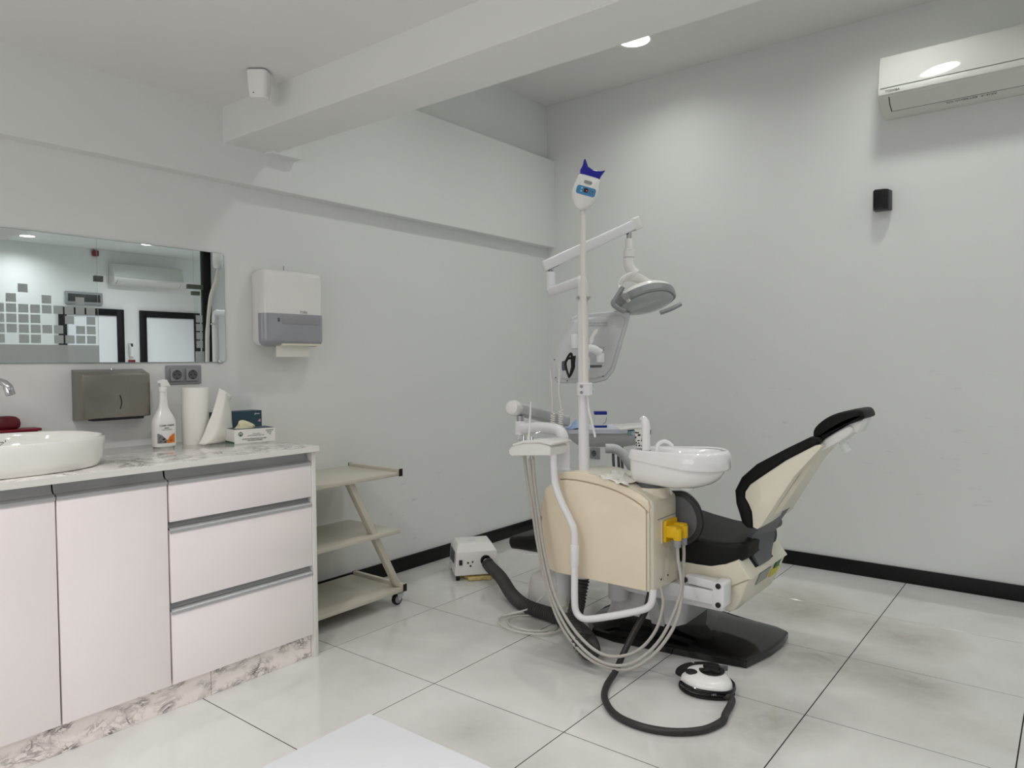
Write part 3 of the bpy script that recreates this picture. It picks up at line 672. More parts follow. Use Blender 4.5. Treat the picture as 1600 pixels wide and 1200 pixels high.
bm = B(); prism(bm, [(-2.474, 0.951), (-2.466, 0.962), (-2.462, 0.949)], 'X', 0.085, 0.0858); obj('pink_mark', bm, 'print_pink', tb)
text('size_letter', 'S', (0.0855, -2.462, 0.955), 0.017, (0, 1, 0), CZ, 'card_white', tb)

# ------------------------------------------------------------------ roll towel dispenser
td = thing('roll_towel_dispenser', 'white wall towel dispenser with grey see-through lower cover', 'towel dispenser', (0, -2.28, 1.3))
TD = (-2.450, -2.106, 1.302, 1.670)
bm = B(); rings = []
for x, d in ((0.001, 0.010), (0.012, 0.003), (0.05, 0.0), (0.08, 0.002), (0.101, 0.008), (0.111, 0.017), (0.116, 0.03)):
    rings.append([(x, y, z) for y, z in inset2(rrect(*TD, 0.034, 6), d)])
loft(bm, rings); obj('cover', bm, 'white_plastic', td, 40)
def clip_z(pts, zmax):
    o = []
    n = len(pts)
    for i in range(n):
        p, q = pts[i], pts[(i+1) % n]
        if p[1] <= zmax: o.append(p)
        if (p[1]-zmax)*(q[1]-zmax) < 0:
            t = (zmax-p[1])/(q[1]-p[1]); o.append((p[0]+(q[0]-p[0])*t, zmax))
    return o
bm = B(); rings = []
for x, d in ((0.068, -0.001), (0.085, 0.001), (0.103, 0.007), (0.1135, 0.017), (0.1185, 0.03)):
    a = inset2(rrect(*TD, 0.034, 6), d); rings.append([(x, y, z) for y, z in clip_z(a, 1.458)])
loft(bm, rings); cov = obj('see_through_cover', bm, 'screen_smoke', td, 40)
bm = B(); box(bm, 0.117, 0.1196, -2.355, -2.145, 1.408, 1.448, 0.001); obj('level_window', bm, 'grey_plastic', cov)
bm = B(); box(bm, 0.117, 0.1196, -2.380, -2.368, 1.418, 1.437, 0.001); obj('size_mark', bm, 'dark_grey_plastic', cov)
text('dispenser_lettering', 'TORK', (0.1165, -2.232, 1.468), 0.017, (0, 1, 0), CZ, 'print_grey', td)
bm = B(); box(bm, 0.07, 0.1175, -2.355, -2.135, 1.305, 1.316, 0.002); obj('tear_bar', bm, 'cream_shell', td)
bm = B(); ys = [-2.372+0.187*k/22 for k in range(23)]
pts = [(-2.372, 1.312)]+[(y, 1.249+(0.006 if k % 2 else 0.0)) for k, y in enumerate(ys)]+[(-2.185, 1.312)]
prism(bm, pts, 'X', 0.089, 0.0905); obj('towel_sheet', bm, 'paper_white', td, smooth=0)
bm = B(); cyl(bm, (0.012, -2.27, 1.664), (0.012, -2.27, 1.70), 0.0014, 8); obj('key_pin', bm, 'dark_grey_plastic', td)

# ------------------------------------------------------------------ motion sensor, speaker, air conditioners
ms = thing('motion_sensor', 'small white motion sensor hanging from the low ceiling by the beam', 'sensor', (0.55, -2.74, LC))
sx_, sy_ = 0.552, -2.735
bm = B(); rings = []
for z, w, d in ((LC-0.110, 0.030, 0.026), (LC-0.106, 0.034, 0.030), (LC-0.08, 0.037, 0.034), (LC-0.03, 0.040, 0.038), (LC-0.008, 0.041, 0.039)):
    rings.append([Vector((sx_, sy_, z))+CU*a+CV*b_ for a, b_ in rrect(-w, w, -d, d, 0.018, 5)])
loft(bm, rings); obj('sensor_body', bm, 'white_plastic', ms)
bm = B(); loft(bm, [[Vector((sx_, sy_, z))+CU*a+CV*b_ for a, b_ in rrect(-0.036, 0.036, -0.034, 0.034, 0.018, 5)] for z in (LC-0.009, LC)]); obj('mount_plate', bm, 'grey_plastic', ms)
bm = B(); c_ = Vector((sx_, sy_, LC-0.095))-CU*0.012-CV*0.0325; cyl(bm, c_, c_-CV*0.0015, 0.0022, 10); obj('indicator', bm, 'outlet_dark', ms)

sp = thing('wall_speaker', 'small black wedge speaker on the right wall under the air conditioner', 'speaker', (2.25, 0, 2.09))
bm = B(); prism(bm, [(2.208, 0.0), (2.292, 0.0), (2.282, -0.055), (2.262, -0.075), (2.216, -0.078), (2.204, -0.05)], 'Z', 2.025, 2.135, 0.006, 3); obj('cabinet', bm, 'black_plastic', sp)
bm = B(); box(bm, 2.214, 2.264, -0.082, -0.077, 2.036, 2.128, 0.002); obj('grille', bm, 'black_skirting', sp)

def air_con(x0, x1, z0, z1, label, M):
    """split air conditioner, built against the wall y=0; M maps its points into the room"""
    t = thing('air_conditioner', label, 'air conditioner', tuple(M((x0, 0, z0))))
    def put(name, bm, m, par=None):
        for v in bm.verts: v.co = M(v.co)
        return obj(name, bm, m, par or t)
    h = z1-z0
    prof = [(0.0, z1), (-0.148, z1), (-0.163, z1-0.012), (-0.200, z0+0.105), (-0.204, z0+0.085), (-0.198, z0+0.066), (-0.170, z0+0.032), (-0.120, z0+0.012), (-0.06, z0), (0.0, z0)]
    bm = B(); prism(bm, prof, 'X', x0, x1, 0.006, 3, 45); body = put('body', bm, 'ac_white')
    bm = B(); prism(bm, [(-0.164, z1-0.010), (-0.168, z1-0.012), (-0.2045, z0+0.112), (-0.200, z0+0.112)], 'X', x0+0.012, x1-0.012, 0.001, 1); put('front_panel', bm, 'panel_gloss')
    bm = B(); prism(bm, [(-0.2025, z0+0.106), (-0.2075, z0+0.106), (-0.2075, z0+0.076), (-0.2025, z0+0.076)], 'X', x0+0.008, x1-0.008, 0.002, 2); strip = put('trim_strip', bm, 'ac_white')
    bm = B(); prism(bm, [(-0.199, z0+0.064), (-0.1715, z0+0.030), (-0.122, z0+0.0095), (-0.119, z0+0.0125), (-0.169, z0+0.0345), (-0.195, z0+0.066)], 'X', x0+0.055, x1-0.055); put('air_flap', bm, 'ac_white')
    for a, b_ in ((x0+0.050, x0+0.054), (x1-0.054, x1-0.050)):
        bm = B(); prism(bm, [(-0.1985, z0+0.0630), (-0.1710, z0+0.0300), (-0.1215, z0+0.0100), (-0.118, z0+0.013), (-0.168, z0+0.036), (-0.193, z0+0.068)], 'X', a, b_); put('flap_gap', bm, 'outlet_dark')
    bm = B(); prism(bm, [(-0.1195, z0+0.0105), (-0.1165, z0+0.0090), (-0.1165, z0+0.013), (-0.1195, z0+0.0145)], 'X', x0+0.05, x1-0.05); put('flap_gap', bm, 'outlet_dark')
    return t
ac = air_con(2.255, 3.10, 2.512, 2.802, 'white split air conditioner high on the right wall', lambda p: Vector(p))
text('maker_lettering', 'TOSHIBA', (2.325, -0.2082, 2.602), 0.017, (1, 0, 0), CZ, 'print_black', ac)
text('underside_lettering', 'DC INVERTER  R-410A', (2.66, -0.1, 2.5168), 0.022, (1, 0.0, 0), (0, 0.98, -0.17), 'print_grey', ac)
Rm = Matrix.Rotation(math.radians(-90), 3, 'Z')
ac2 = air_con(-1.70, -0.60, 2.46, 2.78, 'white split air conditioner on the far corridor wall, seen in the mirror', lambda p: Vector((FX+p[1], -p[0], p[2])))

# things on the far corridor wall, seen in the mirror
bm = B(); pillow(bm, rrect(0.36, 0.45, 2.875, 2.965, 0.02), 'X', FX, FX-0.06, 0.012, 3); obj('alarm_sounder', bm, 'red_bright', label='dark red alarm box high on the corridor wall, seen in the mirror', cat='alarm', loc=(FX, 0.4, 2.92))
pb = thing('wall_display', 'dark display panel in a grey frame, seen through the glass in the mirror', 'display', (FX, 0.25, 2.21))
bm = B(); pillow(bm, rrect(-0.03, 0.50, 2.13, 2.32, 0.02), 'X', FX, FX-0.03, 0.008, 2); obj('display_frame', bm, 'socket_grey', pb)
bm = B(); box(bm, FX-0.034, FX-0.029, 0.01, 0.46, 2.17, 2.285, 0.002); obj('screen', bm, 'sign_dark', pb)
ip = thing('door_phone', 'white door phone between the two corridor doors, seen in the mirror', 'phone', (FX, 0.9, 1.45))
bm = B(); pillow(bm, rrect(0.87, 0.945, 1.34, 1.56, 0.012), 'X', FX, FX-0.025, 0.006, 2); obj('phone_base', bm, 'white_plastic', ip)
bm = B(); box(bm, FX-0.029, FX-0.024, 0.88, 0.935, 1.50, 1.55, 0.002); obj('phone_display', bm, 'sign_dark', ip)
bm = B(); tube(bm, spline([(FX-0.03, 0.885, 1.535), (FX-0.05, 0.882, 1.50), (FX-0.05, 0.882, 1.42), (FX-0.03, 0.885, 1.36)], 5), 0.012, 10); obj('handset', bm, 'grey_white', ip)
bm = B(); box(bm, FX-0.04, FX, 0.865, 0.96, 1.24, 1.29, 0.004); obj('call_point', bm, 'red_bright', label='small dark red call point below the door phone, seen in the mirror', cat='call point', loc=(FX, 0.9, 1.26))
# ------------------------------------------------------------------ desk corner in the foreground
dk = thing('desk', 'plain white desk corner at the bottom edge of the picture', 'desk', (2.95, -4.2, 0))
bm = B(); box(bm, 2.356, 3.75, -4.75, -3.752, 0.722, 0.75, 0.0015); obj('desk_top', bm, 'desk_white', dk)
for x in (2.40, 3.70):
    bm = B(); box(bm, x, x+0.03, -4.70, -3.80, 0.0, 0.722, 0.002); obj('side_panel', bm, 'desk_white', dk)
# ------------------------------------------------------------------ trolley
tr_ = thing('equipment_trolley', 'beige metal trolley with three shelves and slanted posts beside the cabinets', 'trolley', (0.25, -2.2, 0))
for nm, z0, x1, y1 in (('shelf', 0.655, 0.445, -1.925), ('shelf', 0.366, 0.44, -1.915), ('shelf', 0.068, 0.445, -1.905)):
    bm = B(); box(bm, 0.05, x1, -2.535, y1, z0, z0+0.02, 0.003); obj(nm, bm, 'trolley_paint', tr_)
for y, z in ((-1.914, 0.672), (-1.895, 0.088)):
    bm = B(); box(bm, 0.06, 0.447, y-0.011, y+0.011, z-0.018, z+0.018, 0.002); ra = obj('side_rail', bm, 'trolley_paint', tr_)
    for x in (0.056, 0.447):
        bm = B(); box(bm, x, x+0.004, y-0.0115, y+0.0115, z-0.0185, z+0.0185, 0.001); obj('end_cap', bm, 'rubber_black', ra)
for xa in (0.398,):
    bm = B(); hexa(bm, [(xa-0.018, -1.918, 0.09), (xa+0.018, -1.918, 0.09), (xa+0.018, -1.886, 0.09), (xa-0.018, -1.886, 0.09), (xa-0.018, -2.217, 0.66), (xa+0.018, -2.217, 0.66), (xa+0.018, -2.185, 0.66), (xa-0.018, -2.185, 0.66)], 0.002); obj('post', bm, 'trolley_paint', tr_)
for xa in (0.415, 0.08):
    bm = B(); hexa(bm, [(xa-0.018, -2.53, 0.09), (xa+0.018, -2.53, 0.09), (xa+0.018, -2.498, 0.09), (xa-0.018, -2.498, 0.09), (xa-0.018, -2.53, 0.66), (xa+0.018, -2.53, 0.66), (xa+0.018, -2.498, 0.66), (xa-0.018, -2.498, 0.66)], 0.002); obj('post', bm, 'trolley_paint', tr_)
for x, y in ((0.41, -1.915), (0.09, -1.915), (0.41, -2.49), (0.09, -2.49)):
    bm = B(); cyl(bm, (x-0.011, y, 0.028), (x+0.011, y, 0.028), 0.028, 28, 0.004); ca = obj('caster', bm, 'rubber_black', tr_)
    bm = B(); cyl(bm, (x-0.013, y, 0.028), (x+0.013, y, 0.028), 0.020, 28, 0.002); obj('wheel_hub', bm, 'grey_plastic', ca)
    bm = B(); fk = [(y-0.012, 0.066), (y+0.030, 0.066), (y+0.032, 0.050), (y+0.012, 0.024), (y-0.004, 0.024)]
    prism(bm, fk, 'X', x-0.018, x-0.0145, 0.001); prism(bm, fk, 'X', x+0.0145, x+0.018, 0.001); box(bm, x-0.018, x+0.018, y-0.012, y+0.030, 0.058, 0.070, 0.002); obj('fork', bm, 'chrome', ca)

# ------------------------------------------------------------------ suction pump
pe = Vector((0.637, 0.771, 0)); pn = Vector((0.771, -0.637, 0)); p0 = Vector((0.388, -1.462, 0))
def pp(a, d, z): return p0+pe*a-pn*d+Vector((0, 0, z))
pu = thing('suction_pump', 'white suction pump box on the floor by the left skirting', 'pump', tuple(pp(0.115, 0.11, 0)))
bm = B(); hexa(bm, [pp(0, 0, 0.028), pp(0.255, 0, 0.028), pp(0.255, 0.25, 0.028), pp(0, 0.25, 0.028), pp(0.012, 0.012, 0.160), pp(0.243, 0.012, 0.160), pp(0.243, 0.25, 0.160), pp(0.012, 0.25, 0.160)], 0.006, 3)
hexa(bm, [pp(0.010, 0.012, 0.152), pp(0.245, 0.012, 0.152), pp(0.245, 0.25, 0.152), pp(0.010, 0.25, 0.152), pp(0.03, 0.075, 0.192), pp(0.222, 0.075, 0.192), pp(0.222, 0.23, 0.192), pp(0.03, 0.23, 0.192)], 0.008, 3); obj('housing', bm, 'white_plastic', pu)
bm = B(); hexa(bm, [pp(0.002, 0.06, 0.085), pp(0.002, 0.2, 0.085), pp(0.001, 0.2, 0.085), pp(0.001, 0.06, 0.085), pp(0.010, 0.06, 0.150), pp(0.010, 0.2, 0.150), pp(0.008, 0.2, 0.150), pp(0.008, 0.06, 0.150)]); obj('side_grille', bm, 'dark_grey_plastic', pu)
bm = B(); hexa(bm, [pp(0.026, -0.001, 0.088), pp(0.044, -0.001, 0.088), pp(0.044, 0.01, 0.088), pp(0.026, 0.01, 0.088), pp(0.026, 0.0, 0.116), pp(0.044, 0.0, 0.116), pp(0.044, 0.01, 0.116), pp(0.026, 0.01, 0.116)], 0.001); obj('switch', bm, 'outlet_dark', pu)
for a, z in ((0.076, 0.098), (0.102, 0.102), (0.090, 0.080)):
    bm = B(); c_ = pp(a, 0.004+z*0.06, z); cyl(bm, c_, c_+pn*0.006, 0.0055, 14); obj('jack_hole', bm, 'outlet_dark', pu)
bm = B(); c_ = pp(0.176, 0.002, 0.108); lathe(bm, [(0.030, 0.0), (0.030, 0.006), (0.025, 0.008), (0.024, 0.002), (0.0, 0.002)], c_, 28, pn); pt = obj('hose_port', bm, 'rubber_black', pu)
bm = B(); cyl(bm, c_-pn*0.004, c_+pn*0.045+Vector((0, 0, -0.008)), 0.021, 24); obj('chrome_pipe', bm, 'chrome', pt)
bm = B(); hexa(bm, [pp(0.10, 0.12, 0.191), pp(0.14, 0.12, 0.191), pp(0.14, 0.16, 0.191), pp(0.10, 0.16, 0.191), pp(0.10, 0.12, 0.195), pp(0.14, 0.12, 0.195), pp(0.14, 0.16, 0.195), pp(0.10, 0.16, 0.195)], 0.003); obj('grip_recess', bm, 'grey_white', pu)
for a, d in ((0.02, 0.02), (0.21, 0.02), (0.02, 0.23), (0.21, 0.23)):
    bm = B(); c_ = pp(a, d, 0); cyl(bm, c_, c_+Vector((0, 0, 0.030)), 0.011, 16, 0.002); obj('foot', bm, 'rubber_black', pu)
bm = B(); pad = []
for k in range(40):
    t = 2*math.pi*k/40; r = 1+0.12*math.sin(5*t)+0.07*math.sin(11*t+1); pad.append((0.145+0.095*r*math.cos(t), 0.060+0.085*r*math.sin(t)))
loft(bm, [[pp(a, d, z) for a, d in (inset2(pad, i_))] for z, i_ in ((0.0005, 0.006), (0.006, 0), (0.016, 0.001), (0.021, 0.008))]); obj('damping_mat', bm, 'sponge', label='crumbly yellowish foam mat under the white suction pump', cat='mat', loc=tuple(pp(0.1, 0.1, 0)))

# corrugated suction hose: pump -> floor -> loop -> up to the unit
hp = spline([tuple(c_ for c_ in pp(0.180, -0.032, 0.101)), pp(0.19, -0.068, 0.088), (0.70, -1.435, 0.07), (0.86, -1.545, 0.040), (1.02, -1.63, 0.036), (1.19, -1.655, 0.036), (1.33, -1.70, 0.036), (1.46, -1.79, 0.037), (1.545, -1.885, 0.038), (1.565, -1.952, 0.055), (1.525, -1.965, 0.105), (1.47, -1.90, 0.155), (1.443, -1.83, 0.215), (1.447, -1.80, 0.315)], 26)
# resample evenly so that each ring of the hose has the same pitch
def resample(P, step):
    out = [P[0]]; acc = 0.0
    for a, b_ in zip(P, P[1:]):
        d = (b_-a).length
        while acc+d >= step:
            t = (step-acc)/d; a = a+(b_-a)*t; out.append(a); d = (b_-a).length; acc = 0.0
        acc += d
    return out
hp = resample(hp, 0.0035)
rr_ = [0.0340 if (k % 4) in (0, 1) else 0.0285 for k in range(len(hp))]
bm = B(); tube(bm, hp, rr_, 16); obj('suction_hose', bm, 'hose_black', smooth=30, label='thick black corrugated hose from the pump across the floor to the unit', cat='hose', loc=(1.0, -1.6, 0))
# coil of clear tubing on the floor
bm = B(); pts = []
for k in range(0, 150):
    t = k/150*2*math.pi*2.6; rr = 0.135-0.0045*math.sin(t*0.37)*6
    pts.append((1.115+rr*math.cos(t-0.4)*1.05, -1.735+rr*math.sin(t-0.4)*0.82, 0.006+0.006*(k/150)*1.6))
pts += [(1.05, -1.66, 0.04), (1.10, -1.60, 0.10), (1.20, -1.62, 0.145), (1.30, -1.72, 0.165)]
tube(bm, resample(spline(pts, 3), 0.012), 0.0042, 8); ct = obj('tubing_coil', bm, 'clear_tube', label='loose coil of clear tubing lying on the floor by the hose', cat='tubing', loc=(1.1, -1.73, 0))
bm = B(); cyl(bm, (1.118, -1.612, 0.012), (1.142, -1.612, 0.012), 0.008, 12); obj('tube_clip', bm, 'chrome', ct)

# ------------------------------------------------------------------ dental chair
YCH = -1.405
ch = thing('dental_chair', 'black upholstered dental chair with cream shell and reclined back', 'dental chair', (1.7, YCH, 0))
# floor plate
bm = B()
ol = [(2.118, -1.195), (2.130, -1.30), (2.122, -1.43), (2.086, -1.605), (1.97, -1.628), (1.79, -1.653), (1.53, -1.688), (1.41, -1.668), (1.33, -1.58), (1.31, YCH), (1.33, -1.19), (1.41, -1.105), (1.53, -1.09), (1.79, -1.12), (1.97, -1.155), (2.06, -1.165)]
n_ = len(ol)
ridge = [(1.86, -1.34), (1.88, YCH), (1.87, -1.44), (1.86, -1.49), (1.80, -1.53), (1.70, -1.55), (1.55, -1.56), (1.50, -1.55), (1.47, -1.5), (1.46, YCH), (1.47, -1.27), (1.50, -1.22), (1.55, -1.21), (1.70, -1.22), (1.80, -1.25), (1.84, -1.29)]
loft(bm, [[(x, y, 0.0) for x, y in inset2(ol, 0.004)], [(x, y, 0.006) for x, y in ol], [(x, y, 0.028) for x, y in ol], [(x, y, 0.036) for x, y in inset2(ol, 0.008)], [(x, y, 0.085) for x, y in ridge]]); obj('floor_plate', bm, 'black_gloss', ch, 22)
# column and scissor cover
bm = B(); loft(bm, [[(x, y, 0.06) for x, y in rrect(1.40, 1.78, -1.56, -1.24, 0.05)], [(x, y, 0.20) for x, y in rrect(1.45, 1.80, -1.53, -1.26, 0.05)], [(x, y, 0.33) for x, y in rrect(1.60, 1.90, -1.49, -1.28, 0.05)]]); obj('lift_column', bm, 'white_paint_metal', ch)
# lift arm: lower beam, upper link, end plate
bm = B(); box(bm, 1.60, 2.018, -1.70, -1.64, 0.262, 0.315, 0.003); box(bm, 1.58, 2.005, -1.655, -1.60, 0.225, 0.262, 0.003); obj('lift_beam', bm, 'white_paint_metal', ch)
bm = B(); hexa(bm, [(1.868, -1.695, 0.325), (2.008, -1.695, 0.318), (2.008, -1.645, 0.318), (1.868, -1.645, 0.325), (1.868, -1.695, 0.358), (2.014, -1.695, 0.352), (2.014, -1.645, 0.352), (1.868, -1.645, 0.358)], 0.003); obj('upper_link', bm, 'white_paint_metal', ch)
bm = B(); pillow(bm, rrect(1.985, 2.032, 0.252, 0.357, 0.012), 'Y', -1.708, -1.63, 0.003, 2); ep = obj('end_plate', bm, 'white_paint_metal', ch)
for x, z in ((2.010, 0.342), (2.010, 0.268), (1.872, 0.342)):
    bm = B(); cyl(bm, (x, -1.714, z), (x, -1.705, z), 0.0105, 18, 0.001); cyl(bm, (x, -1.717, z), (x, -1.713, z), 0.006, 6); obj('bolt', bm, 'black_plastic', ep)
bm = B(); hexa(bm, [(1.66, -1.57, 0.05), (1.72, -1.57, 0.05), (1.72, -1.54, 0.05), (1.66, -1.54, 0.05), (1.60, -1.57, 0.24), (1.66, -1.57, 0.24), (1.66, -1.54, 0.24), (1.60, -1.54, 0.24)], 0.003); obj('brace', bm, 'grey_white', ch)
# seat base shell: upper and lower half
def yw(bm, y0, y1, f):
    """taper in y: f(z) scales the width about the chair's middle"""
    for v in bm.verts: v.co.y = YCH+(v.co.y-YCH)*f(v.co.x, v.co.z)
up = [(1.7870, 0.3855), (1.8721, 0.3891), (1.9407, 0.3902), (2.0073, 0.4093), (2.0541, 0.4325), (2.1053, 0.3654), (2.0206, 0.3192), (1.9135, 0.2963), (1.7956, 0.2955)]
bm = B(); pillow(bm, up, 'Y', -1.625, -1.165, 0.008, 3); us = obj('seat_shell_upper', bm, 'cream_shell', ch, 25)
lo = [(1.8071, 0.3030), (1.9135, 0.3015), (2.0206, 0.3217), (2.1002, 0.3645), (2.0801, 0.3126), (2.0597, 0.2603), (2.0391, 0.2253), (2.0156, 0.2152), (1.9678, 0.2155), (1.9081, 0.2294), (1.8525, 0.2527)]
bm = B(); pillow(bm, lo, 'Y', -1.615, -1.18, 0.012, 4); lsh = obj('seat_shell_lower', bm, 'cream_shell', ch, 35)
# stickers and switch on the sloping rear face of the lower shell
A_ = Vector((2.1005, 0, 0.361)); B_ = Vector((2.0605, 0, 0.260)); nr = Vector((0.93, 0, -0.37))
def rear(y, t): q = A_*(1-t)+B_*t; return Vector((q.x, y, q.z))+nr*0.0035
for nm, y0, y1, t0, t1, m_ in (('rating_label', -1.50, -1.37, 0.02, 0.52, 'label_silver'), ('warning_label', -1.33, -1.23, 0.28, 0.62, 'label_yellow'), ('rocker_switch', -1.31, -1.25, -0.05, 0.25, 'print_green')):
    bm = B(); hexa(bm, [rear(y0, t1), rear(y1, t1), rear(y1, t1)-nr*0.012, rear(y0, t1)-nr*0.012, rear(y0, t0), rear(y1, t0), rear(y1, t0)-nr*0.012, rear(y0, t0)-nr*0.012]); obj(nm, bm, m_, lsh)
# seat and leg cushion: one long pad along the chair
prof = [(2.1260, 0.5189), (2.1310, 0.4948), (2.0960, 0.4592), (2.0503, 0.4214), (1.9929, 0.3937), (1.9314, 0.3805), (1.8765, 0.3816), (1.8289, 0.3947)]
top_line = [(1.68, 0.535), (1.78, 0.512), (1.88, 0.492), (2.0, 0.492), (2.12, 0.500)]
bm = B(); rings = []
def seat_ring(x, zt, zb, w, r=0.022):
    o = rrect(YCH-w, YCH+w, zb, zt, min(r, (zt-zb)*0.45), 5); return [(x, y, z) for y, z in o]
for x, zt, zb, w in ((0.842, 0.315, 0.300, 0.10), (0.850, 0.335, 0.290, 0.15), (0.89, 0.352, 0.288, 0.19), (1.0, 0.37, 0.30, 0.205), (1.3, 0.45, 0.36, 0.212), (1.55, 0.525, 0.40, 0.215), (1.68, 0.530, 0.40, 0.218), (1.78, 0.510, 0.386, 0.219), (1.88, 0.495, 0.374, 0.219), (1.95, 0.492, 0.376, 0.218), (2.00, 0.494, 0.390, 0.216), (2.04, 0.498, 0.412, 0.210), (2.060, 0.498, 0.422, 0.202), (2.073, 0.493, 0.430, 0.190), (2.080, 0.484, 0.440, 0.172)):
    rings.append(seat_ring(x, zt, zb, w))
loft(bm, rings); obj('seat_cushion', bm, 'seat_leather', ch, 40)
bm = B(); box(bm, 0.88, 1.68, YCH-0.17, YCH+0.17, 0.268, 0.292, 0.008); obj('leg_rest_pan', bm, 'white_plastic', ch)
# near side arm shield
ash = smooth2([(1.7633, 0.6682), (1.8062, 0.6861), (1.8539, 0.6833), (1.8980, 0.6492), (1.9197, 0.6053), (1.9252, 0.5621), (1.9089, 0.5133), (1.8706, 0.4764), (1.8061, 0.4507), (1.7486, 0.4579), (1.7341, 0.5632)], 4)
bm = B(); pillow(bm, ash, 'Y', -1.665, -1.640, 0.008, 3); sh_ = obj('side_shield', bm, 'arm_grey', ch)
bm = B(); pillow(bm, inset2(ash, 0.022), 'Y', -1.668, -1.660, 0.003, 2); obj('shield_inlay', bm, 'dark_grey_plastic', sh_)
# backrest
cush = [(2.3342, 0.9233), (2.3020, 0.9262), (2.2148, 0.8766), (2.1038, 0.8082), (2.0474, 0.7522), (2.0240, 0.6985), (2.0320, 0.6478), (2.0478, 0.6110), (2.0608, 0.5767), (2.0841, 0.5594), (2.1045, 0.5596), (2.1019, 0.5949), (2.0941, 0.6270), (2.0813, 0.6509), (2.0632, 0.6770), (2.0657, 0.7003), (2.0836, 0.7276), (2.1341, 0.7679), (2.2174, 0.8324), (2.3206, 0.8960), (2.3366, 0.9067)]
bm = B(); pillow(bm, cush, 'Y', -1.60, 2*YCH+1.60, 0.010, 3)
def backw(x, z): return 1.02-0.34*min(1, max(0, (z-0.56)/0.36))
yw(bm, 0, 0, backw); obj('back_cushion', bm, 'black_leather', ch, 40)
shl = [(2.3366, 0.8995), (2.3206, 0.8960), (2.2174, 0.8324), (2.1341, 0.7679), (2.0836, 0.7276), (2.0657, 0.6977), (2.0658, 0.6747), (2.0838, 0.6487), (2.0967, 0.6222), (2.1019, 0.5898), (2.1045, 0.5647), (2.1222, 0.5595), (2.1397, 0.5771), (2.1889, 0.6660), (2.2511, 0.7738), (2.3458, 0.8929)]
bm = B(); pillow(bm, shl, 'Y', -1.595, 2*YCH+1.595, 0.004, 2); yw(bm, 0, 0, backw); bs = obj('back_shell', bm, 'cream_shell', ch, 28)
# raised spine on the back of the shell
bm = B(); hexa(bm, [(2.150, -1.53, 0.60), (2.178, -1.51, 0.615), (2.178, -1.30, 0.615), (2.150, -1.28, 0.60), (2.312, -1.48, 0.880), (2.338, -1.465, 0.880), (2.338, -1.345, 0.880), (2.312, -1.33, 0.880)], 0.008); obj('shell_spine', bm, 'cream_shell', bs)
# wide hinge strap rising from a slot in the rear face to the back
sl = [(2.0983, 0.3896), (2.0722, 0.4323), (2.0667, 0.5047), (2.1055, 0.5493), (2.1335, 0.5969)]
sr = [(2.0905, 0.3793), (2.0904, 0.4147), (2.1061, 0.5014), (2.1324, 0.5563), (2.1661, 0.6089)]
bm = B(); loft(bm, [[Vector((l[0], -1.50, l[1])), Vector((r[0], -1.33, r[1])), Vector((r[0]-0.022, -1.33, r[1]+0.006)), Vector((l[0]-0.022, -1.50, l[1]+0.006))] for l, r in zip(sl, sr)]); obj('hinge_strap', bm, 'dark_grey_plastic', ch, 25)
bm = B(); nn = Vector((0.785, 0, 0.62)); q4 = [Vector((2.0585, y, 0.4235)) for y in (-1.525, -1.315)]+[Vector((2.089, y, 0.3845)) for y in (-1.315, -1.525)]
loft(bm, [[p+nn*d for p in q4] for d in (-0.01, 0.0028)]); obj('strap_slot', bm, 'rubber_black', us)
bm = B(); cyl(bm, (2.075, -1.30, 0.515), (2.075, -1.215, 0.515), 0.024, 20, 0.005); obj('hinge_bar', bm, 'black_plastic', ch)
# headrest
hr = [(2.3005, 0.9289), (2.3074, 0.9589), (2.3446, 0.9950), (2.3902, 1.0188), (2.4460, 1.0328), (2.4701, 1.0313), (2.4812, 1.0128), (2.4769, 0.9984), (2.4308, 0.9820), (2.3679, 0.9425), (2.3311, 0.9110), (2.3101, 0.9072)]
bm = B(); pillow(bm, smooth2(hr, 3), 'Y', -1.505, 2*YCH+1.505, 0.016, 4); obj('headrest_pad', bm, 'black_leather', ch, 50)
hb = [(2.3070, 0.8978), (2.3328, 0.9142), (2.3674, 0.9384), (2.4262, 0.9779), (2.4726, 0.9968), (2.4727, 0.9873), (2.4531, 0.9456), (2.4287, 0.9418), (2.3973, 0.9084), (2.3400, 0.8802), (2.3189, 0.8738)]
bm = B(); pillow(bm, hb, 'Y', -1.475, 2*YCH+1.475, 0.006, 2); hbk = obj('headrest_bracket', bm, 'white_plastic', ch)
bm = B(); pillow(bm, smooth2([(2.3169, 0.8820), (2.3285, 0.9050), (2.4107, 0.9634), (2.4353, 0.9694), (2.4420, 0.9530), (2.4221, 0.9302), (2.3472, 0.8792), (2.3287, 0.8730)], 3), 'Y', -1.492, -1.45, 0.008, 3); obj('joint_cover', bm, 'white_plastic', hbk)
bm = B(); c_ = Vector((2.392, -1.43, 0.895)); cyl(bm, c_, c_+Vector((0.022, 0, -0.03)), 0.016, 18, 0.004); cyl(bm, c_+Vector((-0.008, 0, 0.011)), c_, 0.010, 14); obj('locking_knob', bm, 'clear_plastic', hbk)

